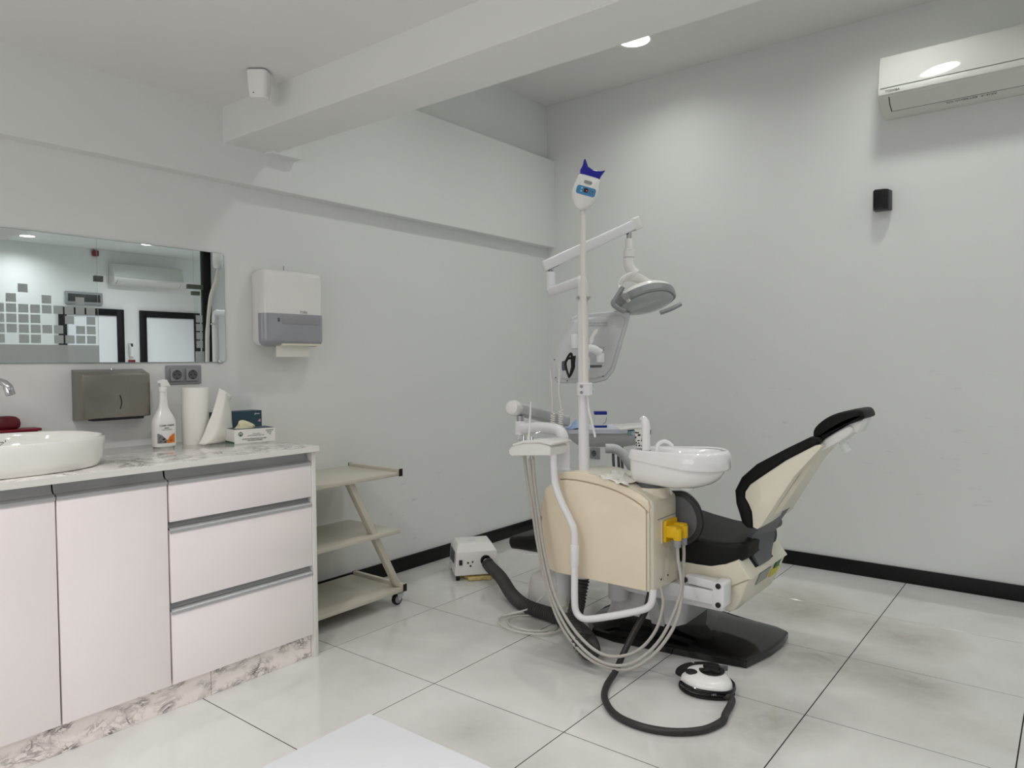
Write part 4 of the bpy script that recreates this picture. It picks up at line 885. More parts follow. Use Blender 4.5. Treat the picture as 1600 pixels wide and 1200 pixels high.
# ------------------------------------------------------------------ dental unit (side box with cuspidor, pole, trays)
du = thing('dental_unit', 'cream dental unit cabinet with white pole beside the chair', 'dental unit', (1.55, -1.76, 0.3))
F0, F1 = -1.88, -1.64
bo = [(1.372, 0.321), (1.305, 0.336), (1.296, 0.46), (1.294, 0.60), (1.318, 0.684), (1.366, 0.742), (1.415, 0.758), (1.466, 0.764), (1.544, 0.759), (1.62, 0.746), (1.706, 0.720), (1.763, 0.700), (1.806, 0.676), (1.812, 0.66), (1.812, 0.322)]
bm = B(); pillow(bm, bo, 'Y', F0+0.010, F1, 0.014, 3); obj('cabinet_body', bm, 'cream_side', du, 32)
fp = [(1.365, 0.324), (1.300, 0.340), (1.291, 0.46), (1.289, 0.60), (1.313, 0.678), (1.350, 0.706), (1.386, 0.720), (1.42, 0.7245), (1.466, 0.725), (1.52, 0.7215), (1.574, 0.716), (1.62, 0.708), (1.663, 0.698), (1.70, 0.686), (1.735, 0.672), (1.765, 0.656), (1.788, 0.640), (1.790, 0.625), (1.790, 0.324)]
bm = B(); pillow(bm, fp, 'Y', F0-0.004, F0+0.02, 0.004, 2); obj('front_panel', bm, 'cream_panel', du, 32)
tc = [(1.386, 0.7245), (1.42, 0.729), (1.466, 0.7295), (1.52, 0.726), (1.574, 0.7205), (1.62, 0.7125), (1.663, 0.7025), (1.70, 0.6905), (1.735, 0.6765), (1.765, 0.6605), (1.793, 0.640), (1.798, 0.63), (1.803, 0.655), (1.798, 0.676), (1.763, 0.699), (1.706, 0.719), (1.62, 0.745), (1.544, 0.758), (1.466, 0.763), (1.415, 0.757), (1.37, 0.742)]
bm = B(); prism(bm, tc, 'Y', F0-0.001, F0+0.02, 0.003, 2, 50); obj('top_arch', bm, 'cream_panel', du, 32)
bm = B(); box(bm, 1.793, 1.802, F0-0.002, F0+0.02, 0.323, 0.632, 0.002); obj('edge_strip', bm, 'cream_side', du)
bm = B(); prism(bm, [(-1.83, 0.598), (-1.66, 0.598), (-1.66, 0.596), (-1.83, 0.596)], 'X', 1.8105, 1.8128); obj('seam', bm, 'dark_grey_plastic', du)
bm = B(); pillow(bm, rrect(-1.800, -1.672, 0.495, 0.592, 0.008), 'X', 1.811, 1.8155, 0.002, 2); obj('socket_frame', bm, 'cream_side', du)
for y, z in ((-1.80, 0.355), (-1.74, 0.358)):
    bm = B(); cyl(bm, (1.811, y, z), (1.814, y, z), 0.004, 10); obj('screw_hole', bm, 'outlet_dark', du)
bm = B(); lathe(bm, [(0.082, 0.0), (0.078, 0.036), (0.074, 0.041), (0.0, 0.041)], (1.735, -1.745, 0.672), 36); nk = obj('bowl_neck', bm, 'cream_side', du)
bm = B(); cyl(bm, (1.745, -1.745, 0.70), (1.745, -1.745, 0.731), 0.060, 32); obj('gap_shade_ring', bm, 'dark_grey_plastic', nk)  # joins neck and bowl; its dark colour stands in for the gap's shadow
# cuspidor bowl
def bowl_out(xl, xr, w, n=14):
    """plan outline: narrow rounded end left, wide round bowl right"""
    o = []; rw = w; xr_c = xr-rw; rl = w*0.62; xl_c = xl+rl
    for k in range(n+1):
        a = math.radians(-82+164*k/n); o.append((xr_c+rw*math.cos(a), -1.75+rw*math.sin(a)))
    for k in range(n+1):
        a = math.radians(98+164*k/n); o.append((xl_c+rl*math.cos(a), -1.75+rl*math.sin(a)*1.0))
    return o
bm = B(); rings = []
for z, xl, xr, w in ((0.727, 1.69, 1.93, 0.070), (0.732, 1.672, 1.965, 0.085), (0.745, 1.664, 2.000, 0.104), (0.765, 1.662, 2.028, 0.121), (0.785, 1.660, 2.041, 0.130), (0.806, 1.659, 2.048, 0.134), (0.83, 1.659, 2.05, 0.136)):
    rings.append([(x, y, z) for x, y in bowl_out(xl, xr, w)])
loft(bm, rings); cb_ = obj('cuspidor_bowl', bm, 'bowl_white', du, 50)
bm = B(); rings = []
def zr(x, za, zb): t = min(1, max(0, (x-1.655)/0.41)); return za+(zb-za)*t
for (za, zb), xl, xr, w in (((0.826, 0.800), 1.657, 2.055, 0.139), ((0.828, 0.803), 1.652, 2.064, 0.145), ((0.836, 0.81), 1.651, 2.068, 0.147), ((0.856, 0.862), 1.656, 2.066, 0.145), ((0.862, 0.874), 1.661, 2.058, 0.139), ((0.864, 0.877), 1.668, 2.050, 0.133), ((0.860, 0.872), 1.69, 2.040, 0.122)):
    rings.append([(x, y, zr(x, za, zb)) for x, y in bowl_out(xl, xr, w)])
V_ = loft(bm, rings, cap=False)
inner = [[(1.93+(x-1.93)*s, -1.75+(y+1.75)*s, z) for x, y in sup(1.93, -1.75, 0.105, 0.112, 2.2, 40)] for s, z in ((1.0, 0.8725), (0.92, 0.84), (0.75, 0.80), (0.4, 0.775), (0.08, 0.772))]
obj('bowl_rim', bm, 'bowl_white', cb_, 50)
bm = B(); loft(bm, [[(x, y, zr(x, 0.859, 0.8715)) for x, y in bowl_out(1.672, 2.046, 0.128)], [(x, y, zr(x, 0.862, 0.868)) for x, y in bowl_out(1.682, 2.034, 0.118)]], cap=False)
top = [(x, y, zr(x, 0.862, 0.868)) for x, y in bowl_out(1.682, 2.034, 0.118)]
deep = [[(x, y, z) for x, y in bowl_out(xl, xr, w)] for xl, xr, w, z in ((1.80, 2.026, 0.110, 0.855), (1.82, 2.012, 0.100, 0.82), (1.85, 1.985, 0.085, 0.79), (1.88, 1.965, 0.05, 0.785))]
loft(bm, [top]+deep, cap=False); bm.faces.new([bm.verts.new(p) for p in deep[-1]])
obj('bowl_inside', bm, 'bowl_white', cb_, 50)
bm = B(); lathe(bm, [(0.026, 0), (0.028, 0.004), (0.025, 0.010), (0.0, 0.010)], (1.905, -1.765, 0.719), 24); obj('drain_cap', bm, 'bowl_white', cb_)
bm = B(); tube(bm, spline([(1.742, -1.79, 0.858), (1.742, -1.79, 0.90), (1.742, -1.79, 0.95), (1.738, -1.788, 0.975), (1.728, -1.783, 0.988), (1.718, -1.779, 0.985)], 6), [0.0165]*19+[0.0155, 0.015, 0.014, 0.013, 0.0125, 0.012, 0.0115, 0.011, 0.011, 0.011, 0.011, 0.011], 18); fc = obj('cup_filler', bm, 'bowl_white', du)
bm = B(); lathe(bm, [(0.018, 0), (0.019, 0.003), (0.0, 0.003)], (1.742, -1.79, 0.860), 20); obj('seal_ring', bm, 'rubber_black', fc)
bm = B(); tube(bm, spline([(1.790, -1.79, 0.86), (1.790, -1.79, 0.876), (1.797, -1.787, 0.892), (1.815, -1.78, 0.902), (1.833, -1.772, 0.896), (1.847, -1.767, 0.882)], 6), 0.0075, 14); obj('rinse_spout', bm, 'bowl_white', du)
# main pole and base ring
PX_, PY_ = 1.459, -1.808
bm = B(); cyl(bm, (PX_, PY_, 0.745), (PX_, PY_, 1.515), 0.0225, 28); po = obj('main_pole', bm, 'white_paint_metal', du)
bm = B(); lathe(bm, [(0.032, 0), (0.033, 0.006), (0.027, 0.012), (0.0215, 0.014), (0.0, 0.014)], (PX_, PY_, 0.748), 28); obj('base_ring', bm, 'white_paint_metal', po)
# short post for the instrument arm
bm = B(); lathe(bm, [(0.036, 0), (0.036, 0.014), (0.031, 0.017), (0.029, 0.02), (0.030, 0.13), (0.026, 0.14), (0.0, 0.14)], (1.325, -1.765, 0.735), 28); obj('arm_post', bm, 'white_paint_metal', du)
PJ = Vector((1.066, -1.735, 0.905))
bm = B(); tube(bm, spline([(1.325, -1.765, 0.85), (1.318, -1.763, 0.895), (1.288, -1.758, 0.917), (1.22, -1.75, 0.922), (1.13, -1.742, 0.917), (1.08, -1.737, 0.908)], 6), 0.026, 18); tube(bm, [PJ+Vector((0, 0, -0.022)), PJ+Vector((0, 0, 0.04))], 0.0265, 18); obj('lower_arm', bm, 'white_paint_metal', du)
bm = B(); cyl(bm, PJ+Vector((0, 0, 0.035)), PJ+Vector((0, 0, 0.065)), 0.017, 18); obj('arm_pivot', bm, 'chrome', du)
# sprung instrument arm
A0, A1 = Vector((1.050, -1.750, 1.003)), Vector((0.985, -1.235, 0.905))
d_ = (A1-A0).normalized(); sd_ = d_.cross(CZ).normalized(); u_ = sd_.cross(d_)
bm = B(); obox(bm, (A0+A1)/2, d_, sd_, u_, (A1-A0).length/2, 0.030, 0.030, 0.016, 4); sa = obj('sprung_arm', bm, 'tray_grey', du)
bm = B(); cyl(bm, A0-d_*0.045, A0+d_*0.02, 0.036, 28, 0.018); obj('arm_end_cap', bm, 'white_plastic', sa)
# instrument tray (delivery head)
T0 = Vector((1.10, -1.03, 0.85))
def tp3(a, b_, z): return T0+CU*a+CV*b_+Vector((0, 0, z))
bm = B(); loft(bm, [[tp3(a, b_, z) for a, b_ in rrect(-w, w, -0.13*s, 0.15*s, 0.05, 6)] for z, w, s in ((-0.085, 0.10, 0.6), (-0.075, 0.155, 0.8), (-0.045, 0.195, 0.95), (-0.012, 0.205, 1.0), (-0.004, 0.20, 0.99))]); dh = obj('delivery_head', bm, 'tray_grey', du, 45)
bm = B(); loft(bm, [[tp3(a, b_, z) for a, b_ in rrect(-0.215, 0.10, -0.15, 0.16, 0.02, 4)] for z in (-0.006, 0.0, 0.016)]); obj('instrument_mat', bm, 'mat_pale', dh)
bm = B(); hexa(bm, [tp3(0.055, -0.16, 0.008), tp3(0.225, -0.10, 0.016), tp3(0.225, 0.12, 0.016), tp3(0.055, 0.12, 0.008), tp3(0.055, -0.16, 0.018), tp3(0.225, -0.10, 0.028), tp3(0.225, 0.12, 0.028), tp3(0.055, 0.12, 0.018)], 0.003); obj('swing_tray', bm, 'white_plastic', dh)
bm = B(); hexa(bm, [tp3(0.10, -0.135, -0.020), tp3(0.195, -0.115, -0.020), tp3(0.195, -0.02, -0.020), tp3(0.10, -0.02, -0.020), tp3(0.10, -0.14, 0.004), tp3(0.195, -0.105, 0.010), tp3(0.195, -0.02, 0.010), tp3(0.10, -0.02, 0.004)], 0.002); obj('control_panel', bm, 'teal_tray', dh)
bm = B(); obox(bm, tp3(0.215, -0.10, -0.004), CU, CV, CZ, 0.010, 0.010, 0.012, 0.002); obj('film_viewer_switch', bm, 'outlet_dark', dh)
for k, a in enumerate((0.035, 0.062, 0.080)):
    bm = B(); q0 = tp3(a, -0.06, -0.07)
    tube(bm, spline([q0, q0+Vector((0.0, 0, -0.09)), q0+Vector((0.01, 0.01, -0.20)), q0+Vector((0.05, 0.05, -0.30)), q0+Vector((0.12, 0.0, -0.34)), q0+Vector((0.2, -0.2, -0.25))], 6), 0.0075, 10); obj('instrument_hose', bm, 'dark_grey_plastic', dh)
bm = B(); q = [at_ for at_ in ([(1.2491, -1.2788, 0.7831), (1.2893, -1.2473, 0.7795), (1.3223, -1.2226, 0.7473), (1.3609, -1.1952, 0.6736), (1.3871, -1.1778, 0.5936)])]
tube(bm, spline(q, 5), 0.024, 14, flat=(1.0, 0.8)); obj('tray_support_arm', bm, 'tray_grey', du)
# coiled leads hanging on the arm
def coil_lead(pts_top, cx, cy, z0, z1, turns, name='coiled_lead'):
    bm = B(); P = spline(pts_top, 8); m_ = turns*14
    P += [Vector((cx+0.0095*math.cos(2*math.pi*k/14), cy+0.0095*math.sin(2*math.pi*k/14), z0+(z1-z0)*k/m_)) for k in range(m_+1)]
    tube(bm, P, 0.0023, 6); return obj(name, bm, 'ivory', du)
c1 = [(1.2470, -1.7480, 1.1853), (1.2527, -1.7472, 1.0911), (1.2563, -1.7484, 0.9912)]
coil_lead(c1, c1[-1][0]+0.003, c1[-1][1], c1[-1][2]-0.005, c1[-1][2]-0.062, 6)
c2 = [(1.2897, -1.7396, 1.1909), (1.2888, -1.7445, 1.0860), (1.2988, -1.7398, 1.0065)]
coil_lead(c2, c2[-1][0]-0.003, c2[-1][1], c2[-1][2]-0.004, c2[-1][2]-0.10, 10)
# assistant tray on the bent white pipe
bm = B(); tube(bm, spline([(1.395, -1.94, 0.845), (1.397, -1.94, 0.775), (1.404, -1.94, 0.712), (1.432, -1.94, 0.645), (1.478, -1.94, 0.570), (1.496, -1.94, 0.525), (1.497, -1.94, 0.40), (1.496, -1.94, 0.25), (1.502, -1.938, 0.200), (1.528, -1.935, 0.178), (1.572, -1.928, 0.182), (1.68, -1.905, 0.215), (1.768, -1.88, 0.246), (1.80, -1.87, 0.268), (1.808, -1.865, 0.30), (1.808, -1.86, 0.33)], 6), 0.0145, 16); bp_ = obj('bent_pipe', bm, 'white_paint_metal', du)
bm = B(); cyl(bm, (1.497, -1.94, 0.475), (1.497, -1.94, 0.385), 0.018, 20, 0.004); obj('pipe_sleeve', bm, 'white_paint_metal', bp_)
at_p = [(1.1963, 0.8428), (1.2032, 0.8268), (1.2239, 0.8201), (1.4100, 0.8394), (1.4134, 0.8633), (1.3487, 0.8668), (1.4040, 0.8916), (1.4548, 0.9105), (1.3816, 0.9114), (1.2993, 0.8958), (1.2243, 0.8639)]
ap = [(1.192, 0.842), (1.196, 0.825), (1.212, 0.818), (1.225, 0.822), (1.408, 0.836), (1.412, 0.866), (1.404, 0.876), (1.36, 0.884), (1.29, 0.882), (1.235, 0.870), (1.205, 0.858)]
bm = B(); pillow(bm, ap, 'Y', -1.985, -1.86, 0.006, 3); at_o = obj('assistant_tray', bm, 'white_plastic', du, 40)
bm = B(); pillow(bm, [(1.225, 0.864), (1.28, 0.880), (1.36, 0.886), (1.42, 0.879), (1.43, 0.888), (1.36, 0.897), (1.27, 0.889), (1.215, 0.870)], 'Y', -1.992, -1.85, 0.003, 2); obj('tray_lid', bm, 'white_plastic', at_o, 40)
for k, x in enumerate((1.234, 1.270, 1.295)):
    bm = B(); q0 = Vector((x, -1.93-0.012*k, 0.84))
    lathe(bm, [(0.007, -0.03), (0.0085, 0.0), (0.010, 0.03), (0.0075, 0.05), (0.006, 0.065), (0.0, 0.066)], q0, 14)
    if k == 1: tube(bm, [q0+Vector((0, 0, 0.06)), q0+Vector((0.004, 0, 0.10)), q0+Vector((0.012, 0.0, 0.21))], [0.005, 0.0045, 0.003], 10)
    if k == 2: tube(bm, spline([q0+Vector((0, 0, 0.06)), q0+Vector((0.01, 0, 0.075)), q0+Vector((0.045, 0, 0.088))], 4), 0.0022, 8)
    if k == 0: tube(bm, [q0+Vector((-0.014+0.016*math.cos(t), 0, 0.052+0.013*math.sin(t))) for t in (2*math.pi*i/20 for i in range(20))], 0.0022, 8, closed=True)
    obj('handpiece', bm, 'chrome' if k != 1 else 'white_plastic', at_o)
# grey tubes from the assistant tray in a loop to the yellow coupling
tubes = [[(1.236, -1.93, 0.82), (1.25, -1.935, 0.74), (1.29, -1.95, 0.60), (1.335, -1.965, 0.43), (1.385, -1.975, 0.28), (1.46, -1.985, 0.145), (1.58, -2.0, 0.06), (1.70, -2.0, 0.038), (1.79, -1.98, 0.058), (1.87, -1.93, 0.135), (1.915, -1.86, 0.255), (1.880, -1.74, 0.42), (1.872, -1.722, 0.492)],
         [(1.272, -1.94, 0.82), (1.285, -1.945, 0.73), (1.315, -1.955, 0.58), (1.350, -1.968, 0.43), (1.405, -1.98, 0.27), (1.49, -1.99, 0.145), (1.60, -2.0, 0.07), (1.71, -2.0, 0.052), (1.80, -1.97, 0.085), (1.875, -1.91, 0.18), (1.905, -1.82, 0.33), (1.878, -1.785, 0.44), (1.872, -1.778, 0.492)],
         [(1.297, -1.95, 0.82), (1.308, -1.955, 0.72), (1.335, -1.96, 0.57), (1.37, -1.97, 0.42), (1.43, -1.98, 0.26), (1.51, -1.985, 0.155), (1.61, -1.985, 0.088), (1.70, -1.975, 0.075), (1.78, -1.93, 0.105), (1.83, -1.88, 0.18), (1.84, -1.84, 0.27), (1.825, -1.83, 0.335)]]
for k, pts in enumerate(tubes):
    bm = B(); tube(bm, spline(pts, 8), 0.0065, 10); obj('supply_tube', bm, 'hose_grey', du)
# yellow coupling
yc_ = thing('yellow_coupling', 'yellow double hose coupling plugged into the side of the cabinet', 'coupling', (1.815, -1.74, 0.55))
bm = B(); pillow(bm, rrect(-1.792, -1.688, 0.500, 0.588, 0.010), 'X', 1.8157, 1.830, 0.004, 2); obj('flange', bm, 'yellow_plastic', yc_)
bm = B()
for y in (-1.775, -1.715): box(bm, 1.828, 1.878, y-0.022, y+0.022, 0.522, 0.570, 0.008, 3)
obj('coupling_body', bm, 'yellow_plastic', yc_)
for y in (-1.778, -1.722):
    bm = B(); cyl(bm, (1.872, y, 0.564), (1.872, y, 0.515), 0.017, 18, 0.004); el = obj('elbow', bm, 'yellow_plastic', yc_)
    bm = B(); cyl(bm, (1.872, y, 0.519), (1.872, y, 0.487), 0.0135, 18, 0.002); obj('nut', bm, 'grey_plastic', el)
# jar and pipes under the cabinet
bm = B(); lathe(bm, [(0.030, 0), (0.034, 0.006), (0.034, 0.13), (0.036, 0.135), (0.036, 0.16), (0.0, 0.16)], (1.345, -1.80, 0.165), 28); fj = obj('filter_jar', bm, 'clear_plastic', du)
for k in range(10):
    a = 2*math.pi*k/10
    bm = B(); cyl(bm, (1.345+0.030*math.cos(a), -1.80+0.030*math.sin(a), 0.175), (1.345+0.030*math.cos(a), -1.80+0.030*math.sin(a), 0.32), 0.003, 6); obj('jar_rib', bm, 'grey_white', fj)
bm = B(); cyl(bm, (1.345, -1.80, 0.155), (1.345, -1.80, 0.19), 0.025, 20, 0.003); obj('filter_insert', bm, 'latex', fj)
bm = B(); cyl(bm, (1.447, -1.80, 0.30), (1.447, -1.80, 0.33), 0.042, 24, 0.003); obj('hose_collar', bm, 'grey_white', du)
bm = B(); cyl(bm, (1.505, -1.60, 0.165), (1.505, -1.60, 0.40), 0.045, 28, 0.004); box(bm, 1.50, 1.80, -1.645, -1.565, 0.225, 0.318, 0.004); obj('support_arm', bm, 'white_paint_metal', du)
bm = B(); loft(bm, [[(x, y, 0.0) for x, y in rrect(0.87, 1.12, -1.50, -1.26, 0.11, 8)], [(x, y, 0.09) for x, y in rrect(0.875, 1.115, -1.495, -1.265, 0.11, 8)], [(x, y, 0.12) for x, y in rrect(0.885, 1.105, -1.485, -1.275, 0.10, 8)], [(x, y, 0.145) for x, y in rrect(0.92, 1.08, -1.44, -1.31, 0.06, 8)]]); obj('floor_junction_box', bm, 'white_plastic', label='rounded white floor connection box behind the hose', cat='connection box', loc=(1.0, -1.38, 0))
bm = B(); G = []
for i in range(9):
    row = []
    for j in range(7):
        x = 1.575+0.125*i/8; y = -1.895+0.15*j/6; z = 0.770-0.20*max(0, x-1.52)-0.02*abs(j-3)/3*0+0.006*math.sin(i*1.9+j*1.3)+0.004*math.sin(i*3.1-j*2.2)
        row.append(bm.verts.new((x+0.01*math.sin(j*2.1), y+0.006*math.sin(i*2.7), max(z, 0.7646-0.20*max(0, x-1.50)))))
    G.append(row)
for a, b_ in zip(G, G[1:]):
    for j in range(6): bm.faces.new((a[j], a[j+1], b_[j+1], b_[j]))
o = obj('crumpled_wipe', bm, 'paper_white', label='crumpled white wipe lying on the cabinet top under the bowl', cat='wipe', loc=(1.62, -1.82, 0.74)); md = o.modifiers.new('thickness', 'SOLIDIFY'); md.thickness = 0.002
bm = B(); lathe(bm, [(0.024, 0), (0.030, 0.070), (0.031, 0.073), (0.029, 0.073), (0.023, 0.004), (0.0, 0.004)], (1.70, -1.745, 0.866), 28); cup = obj('paper_cup', bm, 'card_white', label='white paper cup with black pattern behind the white tap of the bowl', cat='cup', loc=(1.70, -1.745, 0.866))
random.seed(3)
bm = B()
for i in range(12):
    for j in range(6):
        if random.random() < 0.9:
            a0 = 2*math.pi*(i+random.uniform(-0.2, 0.2))/12; z = 0.006+0.0105*j; r0 = 0.0246+0.0060*z/0.07; w = random.uniform(0.13, 0.25); h = random.uniform(0.006, 0.0105)
            v = [bm.verts.new((1.70+(r0+0.0004+0.0857*(zz-z))*math.cos(a), -1.745+(r0+0.0004+0.0857*(zz-z))*math.sin(a), 0.866+zz)) for a, zz in ((a0-w, z), (a0+w, z+0.002), (a0+w*0.7, z+h), (a0-w*0.8, z+h*0.8))]
            bm.faces.new(v)
obj('cup_pattern', bm, 'print_black', cup, smooth=0)

# ------------------------------------------------------------------ operating lamp on its arms
ol_ = thing('operating_lamp', 'white and grey dental operating lamp hanging from the jointed arm', 'dental lamp', (1.42, -1.40, 1.55))
J1 = Vector([(1.2006, -1.6683, 1.5411)][0]); J2 = Vector([(1.4261, -1.3525, 1.8161)][0])
E0 = Vector((PX_, PY_, 1.560)); dj = (J1-E0).normalized()
bm = B(); tube(bm, [(PX_, PY_, 1.50)]+spline([(PX_, PY_, 1.525), E0+Vector((0, 0, -0.012))+dj*0.004, E0+dj*0.018+Vector((0, 0, 0.002)), E0+dj*0.05, J1-dj*0.03, J1+Vector((0, 0, 0.004)), J1+Vector((-0.004, 0.0, 0.03)), J1+Vector((-0.004, 0, 0.05))], 6), 0.0225, 18); obj('fixed_arm', bm, 'white_paint_metal', ol_)
bm = B(); cyl(bm, J1+Vector((-0.004, 0, 0.03)), J1+Vector((-0.004, 0, 0.088)), 0.022, 20, 0.003); obj('pivot_sleeve', bm, 'white_paint_metal', ol_)
bm = B(); cyl(bm, J1+Vector((-0.004, 0, 0.085)), J1+Vector((-0.004, 0, 0.112)), 0.013, 16); obj('pivot_pin', bm, 'chrome', ol_)
a0_ = J1+Vector((-0.004, 0, 0.128)); a1_ = J2+Vector((0, 0, 0.034)); d_ = (a1_-a0_).normalized(); a0_ = a0_-d_*0.040; a1_ = a1_+d_*0.040; s_ = d_.cross(CZ).normalized(); u_ = s_.cross(d_)
bm = B(); obox(bm, (a0_+a1_)/2, d_, s_, u_, (a1_-a0_).length/2, 0.019, 0.024, 0.008, 3); la = obj('sprung_arm', bm, 'white_paint_metal', ol_)
bm = B(); obox(bm, a1_, d_, s_, u_, 0.022, 0.0205, 0.030, 0.008, 3); obj('arm_cap', bm, 'white_plastic', la)
bm = B(); obox(bm, J2+Vector((0, 0, 0.034))-u_*0.0225, d_, s_, u_, 0.03, 0.012, 0.003, 0.001); obj('arm_slot', bm, 'outlet_dark', la)
bm = B(); obox(bm, J1+Vector((-0.004, 0, 0.128))-u_*0.0225, d_, s_, u_, 0.03, 0.012, 0.003, 0.001); obj('arm_slot', bm, 'outlet_dark', la)
bm = B(); cyl(bm, J2+Vector((0, 0, -0.028)), J2+Vector((0, 0, 0.012)), 0.0125, 18); obj('hanger_pin', bm, 'chrome', ol_)
bm = B(); tube(bm, [J2+Vector((0, 0, -0.022)), J2+Vector((0, 0, -0.068)), J2+Vector((0.0, 0, -0.073)), J2+Vector((-0.001, 0, -0.095))]+spline([J2+Vector((-0.002, 0, -0.112)), J2+Vector((-0.001, 0.0, -0.140)), J2+Vector((0.009, 0.005, -0.168)), J2+Vector((0.028, 0.015, -0.188))], 5), [0.018, 0.019, 0.025, 0.0255]+[0.0255]*11+[0.024]*5, 18); obj('hanger', bm, 'white_plastic', ol_)
bm = B(); lathe(bm, [(0.0262, 0), (0.0262, 0.0015), (0.0, 0.0015)], J2+Vector((-0.0015, 0, -0.110)), 20); obj('seam_ring', bm, 'dark_grey_plastic', ol_)
# lamp head: boat-shaped reflector turned 38 degrees and tilted up towards the room
LH = Vector([(1.4944, -1.3116, 1.4991)][0])
rolln = math.radians(13)
HU = (CU*math.cos(rolln)+CZ*math.sin(rolln)).normalized()
HV = (CV*math.cos(math.radians(25))-CZ*math.sin(math.radians(25))); HV = (HV-HU*HV.dot(HU)).normalized()
HW = HU.cross(HV)
def lh(a, b_, c): return LH+(HU*a+HV*b_+HW*c)*1.14
def boat(w, d, front=1.0):
    return [(-w, -0.25*d), (-0.80*w, -0.62*d), (-0.3*w, -0.95*d), (0.25*w, -1.0*d), (0.75*w, -0.62*d), (w, 0.0), (0.97*w, 0.35*d), (0.70*w, 0.75*d), (0.2*w, d), (-0.35*w, 0.92*d), (-0.8*w, 0.55*d), (-0.98*w, 0.1*d)]
def boat_s(w, d): return smooth2(boat(w, d), 4)
bm = B(); loft(bm, [[lh(a, b_, c) for a, b_ in boat_s(w, d)] for c, w, d in ((-0.008, 0.120, 0.094), (-0.002, 0.125, 0.099), (0.022, 0.127, 0.101), (0.026, 0.122, 0.097))]); bz_ = obj('lamp_bezel', bm, 'lamp_grey', ol_, 35)
bm = B(); loft(bm, [[lh(a, b_, c) for a, b_ in boat_s(w, d)] for c, w, d in ((0.024, 0.124, 0.099), (0.036, 0.120, 0.094), (0.050, 0.102, 0.078), (0.060, 0.070, 0.052), (0.063, 0.03, 0.02))]); obj('lamp_shell', bm, 'white_plastic', ol_, 45)
bm = B(); loft(bm, [[lh(a, b_, c) for a, b_ in boat_s(w, d)] for c, w, d in ((-0.0085, 0.112, 0.086), (-0.022, 0.095, 0.068), (-0.030, 0.05, 0.035))]); obj('lamp_cover', bm, 'lamp_glass', ol_, 50)
bm = B(); loft(bm, [[lh(a, b_, c) for a, b_ in boat_s(w, d)] for c, w, d in ((-0.0090, 0.114, 0.088), (-0.0082, 0.114, 0.088))]); obj('reflector', bm, 'lamp_dark', ol_, 50)
bm = B(); tube(bm, [lh(-0.01, -0.02, -0.011), lh(0.045, 0.01, -0.013)], 0.005, 10); obj('bulb', bm, 'white_plastic', ol_)
# yoke: white arch from the hanger to the shell
bm = B(); ya = [[(1.4648, -1.4241, 1.4940), (1.4412, -1.4415, 1.5238)], [(1.4164, -1.4213, 1.5623), (1.4253, -1.4129, 1.5979)], [(1.4383, -1.3509, 1.6171), (1.4764, -1.3217, 1.5987), (1.5172, -1.2911, 1.5621)]]
tube(bm, spline(ya[0]+ya[1]+ya[2], 6), 0.019, 14, flat=(0.5, 1.35)); obj('yoke', bm, 'white_plastic', ol_, 60)
bm = B(); kn = Vector([(1.4754, -1.4788, 1.5104)][0]); cyl(bm, kn, kn-CV*0.022, 0.017, 20, 0.003); obj('tilt_knob', bm, 'lamp_grey', ol_)
bm = B(); tube(bm, spline([(1.4557, -1.4670, 1.5561), (1.4333, -1.4865, 1.5096), (1.4222, -1.4963, 1.4834), (1.4386, -1.4842, 1.4627), (1.4641, -1.4649, 1.4449)], 5), 0.0155, 12, flat=(0.75, 1.2)); obj('lamp_handle', bm, 'lamp_grey', ol_)
bm = B(); tube(bm, spline([(1.5793, -1.3363, 1.4398), (1.6162, -1.3065, 1.4571), (1.6530, -1.2766, 1.4804)], 5), 0.0135, 12, flat=(0.75, 1.1)); obj('lamp_handle', bm, 'lamp_grey', ol_)

# ------------------------------------------------------------------ whitening lamp on a slim pole clamped to the unit
wl = thing('whitening_lamp', 'white teeth whitening lamp with blue mouthpiece on a slim pole', 'whitening lamp', (1.478, -1.83, 1.1))
sp_ = [(1.4958, -1.8544, 1.1102), (1.4914, -1.8508, 1.2848), (1.4872, -1.8478, 1.4436)]+[(1.4741, -1.8304, 1.6574)]+[(1.4563, -1.8016, 1.7691)]+[(1.4442, -1.7819, 1.8620)]
bm = B(); tube(bm, spline(sp_, 6), [0.0135]*13+[0.0115]*18, 16); obj('slim_pole', bm, 'ivory', wl)
def cp_(a, b_, z): return Vector((1.478, -1.830, z))+CU*a+CV*b_
bm = B(); loft(bm, [[cp_(a, b_, z) for a, b_ in inset2(rrect(-0.032, 0.032, -0.045, 0.050, 0.020, 5), i_)] for z, i_ in ((1.078, 0.003), (1.081, 0.0), (1.128, 0.0), (1.131, 0.003))]); cl_ = obj('pole_clamp', bm, 'white_paint_metal', wl)
for a, b_, ax in ((-0.018, -0.045, -CV), (0.032, 0.0, CU)):
    for z in (1.092, 1.117): screw(cl_, cp_(a, b_, z), ax, 0.0065, 'clamp_screw')
for a in (-0.026, 0.024):
    bm = B(); c_ = Vector((PX_, PY_, 1.485))+CU*a; cyl(bm, c_, c_-CV*0.024, 0.006, 12); obj('pole_screw', bm, 'chrome', wl)
bm = B(); cyl(bm, Vector(sp_[-1])+Vector((0, 0, -0.012)), Vector(sp_[-1])+Vector((0, 0, 0.004)), 0.0145, 18, 0.002); obj('swivel_collar', bm, 'grey_white', wl)
WC = Vector((1.458, -1.782, 1.936)); ti = math.radians(-16)
WU = CU*math.cos(ti)+CZ*math.sin(ti); WZ = CZ*math.cos(ti)-CU*math.sin(ti)
def wq(a, z, d): return WC+WU*a+WZ*z-CV*d
